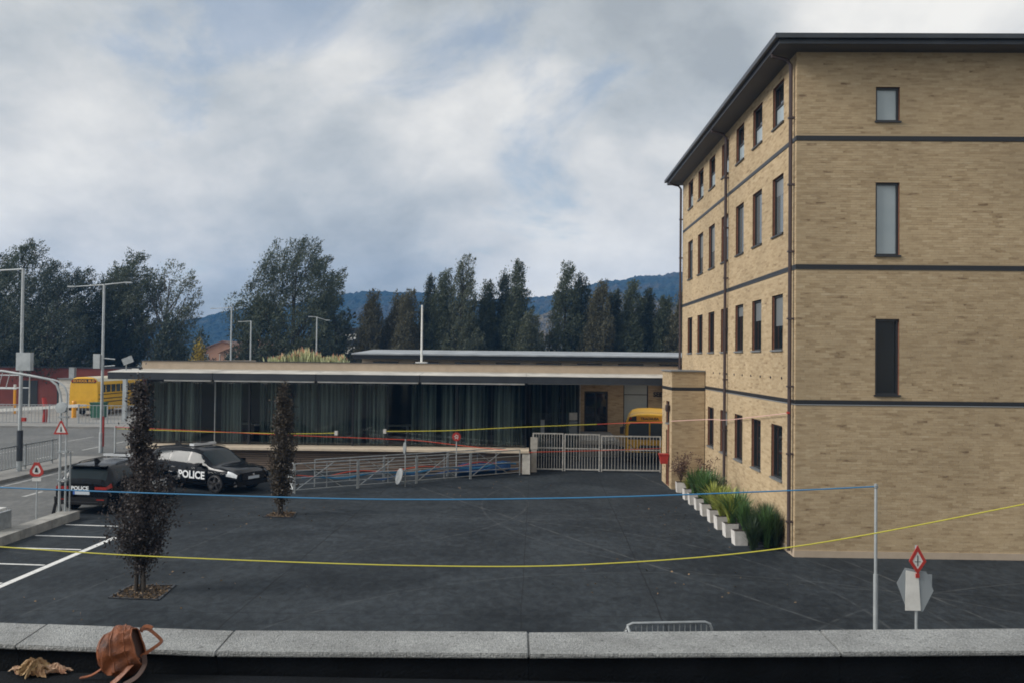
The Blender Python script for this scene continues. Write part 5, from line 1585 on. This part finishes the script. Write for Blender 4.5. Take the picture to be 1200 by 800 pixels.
# left stand of willows
LT = [(-57.5, 93, 14.6, 9.5, 'leaf_dark', 'tall dark willow at the picture edge behind the red shed'),
      (-52.4, 92, 15.6, 7.6, 'leaf_willow', 'tallest dark willow behind the lamp with one arm'),
      (-47.6, 90, 13.6, 7.2, 'leaf_dark', 'broad dark willow next to the tallest one'),
      (-44.6, 95, 13.4, 5.6, 'leaf_willow', 'slim willow between the two tall street lamps'),
      (-41.6, 92, 14.5, 6.2, 'leaf_willow', 'upright willow with light tips behind the two-armed lamp'),
      (-45.5, 85, 9.2, 8.0, 'leaf_dark', 'low dark willow crown spreading over the red shed roof'),
      (-50.8, 85, 8.4, 8.0, 'leaf_dark', 'low dark bushy tree behind the left end of the railing')]
for i, (x, y, h, w, mt_, lb) in enumerate(LT):
    big_tree('willow_tree', lb, (x, y, 0), h, w, mt_, 100 + i, 'vase' if h > 10 else 'round', 260 if h > 10 else 200, 105, 'willows behind the red shed', .08, .25, .9)
big_tree('willow_tree', 'pale thin-leaved willow with sky showing between its limbs', (-37.4, 92, 0), 13.9, 6.4, 'leaf_willow_pale', 141, 'vase', 140, 70, 'willows behind the red shed', .16, .24, .9, 14, 'bark_pale')
big_tree('dark_conifer', 'low dark conical tree at the right end of the willows', (-35.2, 88, 0), 8.2, 5.2, 'leaf_dark', 151, 'spire', 190, 34, None, .08, .36, .1)
big_tree('round_tree', 'big round leafy tree standing alone behind the hall roof', (-24.3, 92, 0), 16.0, 10.4, 'leaf_willow', 161, 'round', 460, 120, None, .10, .25, .8, 14)
big_tree('round_tree', 'lower side tree leaning on the left of the big round tree', (-28.3, 93, 0), 10.4, 5.0, 'leaf_willow', 163, 'round', 120, 34, None, .12, .4, .5)
big_tree('round_tree', 'dark lower tree on the right of the big round tree', (-19.8, 91, 0), 9.2, 4.6, 'leaf_dark', 164, 'round', 120, 34, None, .1, .4, .4)
PR = [(-16.1, 90, 10.6, 3.2, 1), (-13.8, 91, 11.0, 3.0, 1), (-12.3, 89, 11.0, 3.4, 1), (-10.6, 92, 12.4, 2.6, 0), (-9.0, 90, 13.2, 3.6, 0), (-6.9, 89, 14.2, 3.8, 2), (-4.8, 91, 11.8, 3.2, 0), (-3.2, 92, 12.6, 3.4, 0),
      (-1.7, 90, 13.9, 3.8, 0), (-.4, 88, 9.2, 3.0, 2), (3.2, 90, 13.6, 3.9, 0), (4.8, 91, 12.5, 3.0, 0), (6.5, 89, 11.9, 3.4, 1), (7.9, 92, 11.4, 3.2, 0), (9.7, 90, 12.1, 3.6, 0), (11.3, 91, 11.2, 3.2, 0), (12.9, 90, 10.7, 3.2, 0), (14.6, 89, 11.6, 3.4, 1)]
for i, (x, y, h, w, c) in enumerate(PR):
    mt_ = ['leaf_poplar', 'leaf_poplar_brown', 'leaf_willow_pale'][c]
    if c == 0 and i % 2: mt_ = 'leaf_dark'
    adj = ['dark green', 'brownish', 'paler green'][c]
    big_tree('poplar_tree', '%s feathery spire tree, %s in the row counted from the big round tree' % (adj, ORD[i]), (x, y, 0), h, w * 1.3, mt_, 200 + i, 'spire', 250, 130, 'spire trees in the row behind the hall', .03, .22, .4)
for i, (x, h) in enumerate([(-15.0, 8.6), (-11.4, 9.2), (-7.8, 9.6), (-5.6, 9.0), (-2.4, 9.4), (5.6, 9.6), (8.6, 9.2), (10.6, 9.4), (13.6, 9.0), (16.4, 9.6)]):
    big_tree('backing_tree', 'lower dark tree filling in behind the spire row, %s from the big round tree' % ORD[i], (x, 97, 0), h, 5.8, 'leaf_dark', 400 + i, 'round', 150, 90, 'lower trees behind the spire row', .03, .28, .3)
big_tree('yellow_shrub', 'small yellow autumn shrub above the hall roof edge', (-30.7, 83, 0), 5.7, 2.2, 'leaf_yellow', 301, 'spire', 60, 30, None, .3, .25, .1)
big_tree('small_conifer', 'small dark green conifer before the pink houses', (-44.0, 120, 0), 7.4, 4.2, 'leaf_dark', 302, 'spire', 90, 30, None, .1, .4, .1)
big_tree('dark_conifer', 'low dark tree in front of the pinkish gabled house', (-38.2, 118, 0), 5.4, 4.0, 'leaf_dark', 303, 'round', 70, 30, None, .05, .4, .1)


# ---- far houses
def house(name, label, loc, w, d, h, rh, wall_m, roof_m, nwin=2, rows=1):
    t = thing(name, label, 'house', loc)
    MB().add([(0, 0, 0), (w, 0, 0), (w, d, 0), (0, d, 0), (0, 0, h), (w, 0, h), (w, d, h), (0, d, h), (w / 2, 0, h + rh), (w / 2, d, h + rh)],
             [(0, 1, 5, 8, 4), (1, 2, 6, 5), (2, 3, 7, 9, 6), (3, 0, 4, 7), (0, 3, 2, 1)]).build('wall', wall_m, t)
    r_ = MB()
    for s, x0, x1 in ((0, -.4, w / 2), (1, w + .4, w / 2)):
        zz = h - .4 * rh / (w / 2)
        r_.add([(x0, -.3, zz + .02), (x1, -.3, h + rh + .02), (x1, d + .3, h + rh + .02), (x0, d + .3, zz + .02), (x0, -.3, zz + .2), (x1, -.3, h + rh + .2), (x1, d + .3, h + rh + .2), (x0, d + .3, zz + .2)],
               [(0, 1, 2, 3), (4, 7, 6, 5), (0, 4, 5, 1), (3, 2, 6, 7), (0, 3, 7, 4)])
    r_.build('roof', roof_m, t)
    for rr in range(rows):
        for i in range(nwin):
            x = (i + .5) * w / nwin
            f = MB().box(x - .6, x + .6, -.06, -.002, 1.0 + rr * 2.7, 2.3 + rr * 2.7).build('window', 'white_trim', t)
            box('pane', 'pane_dark', f, x - .5, x + .5, -.08, -.061, 1.1 + rr * 2.7, 2.2 + rr * 2.7)
    return t


house('gabled_house', 'pinkish gabled house with a broad low roof behind the hall', (-48.0, 140, 0), 9.5, 8, 5.2, 2.0, 'house_wall', 'house_wall', 3, 2)
house('gabled_house', 'brown-roofed house at the edge of the willows', (-55.5, 150, 0), 9, 8, 5.2, 1.8, 'house_wall', 'house_roof', 3, 2)
house('gabled_house', 'small pinkish house right of the broad gabled one', (-38.8, 142, 0), 5, 8, 4.9, 1.4, 'house_wall', 'house_roof', 2, 2)
house('gabled_house', 'white house glimpsed through the gap in the spire trees', (.6, 125, 0), 4.2, 6, 4.6, 1.6, 'white_paint', 'white_trim', 2, 2)
ap = thing('apartment_block', 'dark block with small white windows between the round tree and the spire trees', 'building', (-26.5, 122, 0))
box('wall', 'interior_dark', ap, 0, 4, 0, 6, 0, 8.6)
for z in (5.2, 6.9):
    f = box('window', 'white_paint', ap, 1.6, 2.5, -.08, -.002, z, z + .8); box('window', 'white_paint', ap, 2.7, 3.0, -.08, -.002, z + .2, z + .9)

# ================================================================== TERRACE IN THE FOREGROUND
FZ = 3.31
ter = MB().box(-9, 9, -6, 4.05, 0, FZ).build('terrace_floor', 'bitumen'); tag(ter, kind='structure')
par = thing('parapet', 'low granite-topped parapet along the dark terrace edge', 'parapet', (0, 0, 0))
back = [(-4.6, 4.63), (-2.37, 4.47), (-1.42, 4.41), (0.0, 4.47), (1.45, 4.585), (2.9, 4.70), (4.4, 4.82)]
front = [(-4.5, 4.30), (-2.34, 4.14), (-1.40, 4.085), (0.005, 4.135), (1.44, 4.235), (2.88, 4.34), (4.35, 4.45)]
for i in range(len(back) - 1):
    g = .0012
    b0, b1, f0, f1 = [Vector((*p, 0)) for p in (back[i], back[i + 1], front[i], front[i + 1])]
    db = (b1 - b0).normalized() * g
    b0, b1, f0, f1 = b0 + db, b1 - db, f0 + db, f1 - db
    bv = bmesh.new()
    vs = [bv.verts.new((p.x, p.y, z)) for z in (3.378, 3.40 + .002 * ((i * 7) % 3 - 1)) for p in (f0, f1, b1, b0)]
    for q in ((3, 2, 1, 0), (4, 5, 6, 7), (0, 1, 5, 4), (1, 2, 6, 5), (2, 3, 7, 6), (3, 0, 4, 7)):
        bv.faces.new([vs[j] for j in q])
    bmesh.ops.bevel(bv, geom=[e_ for e_ in bv.edges], offset=.005, segments=2, affect='EDGES')
    me = bpy.data.meshes.new('coping_stone'); bv.to_mesh(me); bv.free(); me.materials.append(MATS['granite'])
    obj('coping_stone', me, par)
    MB().add([(f0.x, f0.y + .03, 0), (f1.x, f1.y + .03, 0), (b1.x, b1.y - .03, 0), (b0.x, b0.y - .03, 0), (f0.x, f0.y + .03, 3.377), (f1.x, f1.y + .03, 3.377), (b1.x, b1.y - .03, 3.377), (b0.x, b0.y - .03, 3.377)],
             [(0, 1, 5, 4), (1, 2, 6, 5), (2, 3, 7, 6), (3, 0, 4, 7), (4, 5, 6, 7)]).build('upstand', 'bitumen', par)

# ---- leather rucksack lying against the parapet
from mathutils import noise as mnoise
bag = thing('leather_bag', 'worn brown leather rucksack slumped against the granite parapet', 'bag', (-1.775, 4.0, FZ))
BA = Vector((.92, -.20, .33)).normalized()                 # from the rounded base to the mouth
BV = (Vector((0, 0, 1)) - BA * BA.z).normalized()
BD = BA.cross(BV)
BO = Vector((-.105, .0, .086))
BP = [(0, .0), (.012, .042), (.03, .066), (.06, .088), (.10, .100), (.14, .103), (.175, .094), (.20, .078)]


def bag_pt(t, a, off=0.0):
    """t along the axis in metres, a round it: creased, sagging leather pouch"""
    r = np.interp(t, [p[0] for p in BP], [p[1] for p in BP])
    c, s_ = math.cos(a), math.sin(a)
    y = math.copysign(abs(c) ** .8, c) * r * (.84 - 3.6 * max(t - .1, 0)); z = math.copysign(abs(s_) ** .85, s_) * r * 1.06
    q = Vector((t * 10, y * 11, z * 11))
    cr = mnoise.noise(q * .8) * .016 - (abs(mnoise.noise(q * 1.7 + Vector((3, 1, 2)))) - .2) * .030 + mnoise.noise(q * 5) * .0025
    k = 1 + (cr * min(1, r / .05) + off) / max(r, .02)
    p = BO + BA * t + BD * y * k + BV * z * k
    if p.z < .012:                                    # the weight settles on the floor and spreads
        p.y += (p.y - BO.y) * .25; p.z = .004 + (p.z + .06) * .10
    p.x += .10 * (p.z - .09) * max(0, .12 - t)
    return p


TS = np.concatenate([np.linspace(0, .03, 10), np.linspace(.034, .20, 40)]); N1 = 64
V = [bag_pt(t, 2 * math.pi * i / N1) for t in TS for i in range(N1)]
Fc = [(j * N1 + i, j * N1 + (i + 1) % N1, (j + 1) * N1 + (i + 1) % N1, (j + 1) * N1 + i) for j in range(len(TS) - 1) for i in range(N1)]
MB().add(V, Fc, True).build('body', 'leather', bag)


def strip(pts, w, thick, nrm=None):
    """a leather strap: ribbon of width w that follows pts"""
    P = spline(pts, 6); b = MB(); V, Fc = [], []
    for i, p in enumerate(P):
        d = (P[min(i + 1, len(P) - 1)] - P[max(i - 1, 0)]).normalized()
        n_ = Vector(nrm) if nrm is not None else Vector((0, -1, .3))
        s = d.cross(n_).normalized(); u = s.cross(d).normalized()
        V += [p - s * w / 2, p + s * w / 2, p + s * w / 2 + u * thick, p - s * w / 2 + u * thick]
    for i in range(len(P) - 1):
        for k in range(4):
            Fc.append((i * 4 + k, i * 4 + (k + 1) % 4, (i + 1) * 4 + (k + 1) % 4, (i + 1) * 4 + k))
    Fc += [(0, 1, 2, 3), tuple(len(V) - 4 + k for k in range(4))]
    return b.add(V, Fc, True)


for t_ in (.055, .115, .165):      # panel seams round the body
    MB().tube([bag_pt(t_ + .006 * math.sin(a * 2), a, .0012) for a in np.linspace(-2.9, .6, 30) + 2.2], .0022, 5).build('seam', 'leather_edge', bag)
rimp = [bag_pt(.20, a, .0) for a in np.linspace(0, 2 * math.pi, 33)]
MB().tube(rimp, .0038, 6).build('rim', 'leather_edge', bag)
MB().add([bag_pt(.185, a, -.004) for a in np.linspace(0, 2 * math.pi, 32, endpoint=False)], [tuple(range(32))]).build('lining', 'leather_dark', bag)
strip([(.066, .0, .212), (.10, .006, .212), (.135, .004, .19), (.163, .0, .165), (.158, -.01, .153), (.13, -.026, .133), (.105, -.034, .115), (.088, -.036, .105)], .014, .004, (0, -1, .35)).build('strap', 'leather', bag)
strip([(.07, .006, .200), (.085, .008, .222), (.105, .006, .224), (.122, .004, .218)], .014, .005, (0, -1, .2)).build('strap', 'leather_edge', bag)
strip([(.085, -.05, .105), (.052, -.082, .066), (.018, -.098, .028), (-.006, -.108, .008)], .02, .005, (0, -1, .9)).build('strap', 'leather_edge', bag)
strip([(.104, -.04, .112), (.116, -.062, .075), (.096, -.09, .035), (.05, -.11, .008)], .02, .005, (0, -1, .9)).build('strap', 'leather_dark', bag)
strip([(-.085, -.03, .045), (-.125, -.04, .02), (-.175, -.045, .008)], .014, .004, (0, -.3, 1)).build('strap', 'leather', bag)
MB().box(-.009, .009, -.003, .003, -.006, .006, Matrix.Translation((.072, -.072, .100)) @ Matrix.Rotation(R_(30), 4, 'Y')).build('buckle', 'chrome', bag)
MB().box(-.016, .016, -.003, .003, -.005, .005, Matrix.Translation((-.072, -.052, .158)) @ Matrix.Rotation(R_(-25), 4, 'Y') @ Matrix.Rotation(R_(-35), 4, 'X')).build('buckle', 'chrome', bag)

# ---- crumpled paper
pc = thing('crumpled_paper', 'crumpled brown paper bag lying on the dark terrace floor', 'paper', (-2.19, 4.03, FZ))
pc.scale = (.8, .8, .8)
def crumple(seed, sx, sy, h, n_=19):
    """a folded and crushed sheet: sharp ridges between random fold lines, edges lifted off the floor"""
    rg = np.random.default_rng(seed)
    ax = rg.normal(size=(7, 2)); ax /= np.linalg.norm(ax, axis=1)[:, None]; of = rg.uniform(-.7, .7, 7); am = rg.uniform(.35, 1, 7) * rg.choice([-1, 1], 7)
    V = []
    for j in range(n_):
        for i in range(n_):
            u, v = i / (n_ - 1) * 2 - 1, j / (n_ - 1) * 2 - 1
            f_ = sum(am[k] * abs(u * ax[k, 0] + v * ax[k, 1] - of[k]) for k in range(7))
            z = .5 + .5 * math.sin(f_ * 2.1 + seed) ; z = abs(z * 2 - 1)
            env = max(.12, 1 - (u * u + v * v) * .42)
            V.append((u * sx * (1 - .3 * z) + rg.normal(0, .003), v * sy * (1 - .35 * z) + rg.normal(0, .003), .003 + h * env * z + abs(rg.normal(0, .003))))
    Fc = []
    for j in range(n_ - 1):
        for i in range(n_ - 1):
            a = j * n_ + i
            Fc += [(a, a + 1, a + n_ + 1), (a, a + n_ + 1, a + n_)]
    return MB().add(V, Fc)


crumple(3, .10, .085, .085).build('wad', 'paper', pc)
o = crumple(5, .07, .055, .075).build('wad', 'paper', pc); o.location = (-.01, -.02, .012); o.rotation_euler = (R_(20), 0, R_(60))
o = crumple(8, .085, .05, .05).build('flap', 'paper_pale', pc); o.location = (.11, .01, 0); o.rotation_euler = (0, 0, R_(15))
o = crumple(11, .06, .03, .035).build('flap', 'paper_pale', pc); o.location = (-.095, .0, 0); o.rotation_euler = (0, 0, R_(-25))

# ---- a few leaves blown over the yard
rl = np.random.default_rng(50); NL = 170
ctr = np.array([(-7.7, 18.1), (-7.4, 27.1), (5.2, 27.0), (-2.0, 33.0), (3.0, 20.0)])[rl.integers(0, 5, NL)]
P_ = np.concatenate([ctr + rl.normal(0, 1.5, (NL, 2)), np.full((NL, 1), .008)], 1)
P_ = P_[P_[:, 0] < 6.2]
d = rl.normal(0, 1, P_.shape); d[:, 2] = np.abs(d[:, 2]) * .2; d /= np.linalg.norm(d, axis=1)[:, None]
fl_ = obj('fallen_leaves', quads_mesh('fallen_leaves', leaf_quads(rl, P_, d, rl.uniform(.04, .08, len(P_)), rl.uniform(.03, .05, len(P_))), 'wood_chip'))
tag(fl_, 'scattered small brown leaves on the dark asphalt', kind='stuff')

# ================================================================== AIR
hz_ = MB().box(-620, 620, -90, 1225, -1.2, 122).mesh('haze', 'mortar')
hz_.materials.clear()
hm = bpy.data.materials.new('haze'); hm.use_nodes = True
hm.node_tree.nodes.clear()
ho = nd(hm.node_tree.nodes, 'ShaderNodeOutputMaterial'); hv = nd(hm.node_tree.nodes, 'ShaderNodeVolumePrincipled')
hv.inputs['Color'].default_value = (.17, .47, 1.0, 1)
hv.inputs['Density'].default_value = .00042
hm.node_tree.links.new(hv.outputs[0], ho.inputs['Volume'])
hz_.materials.append(hm)
tag(obj('haze', hz_), kind='stuff')
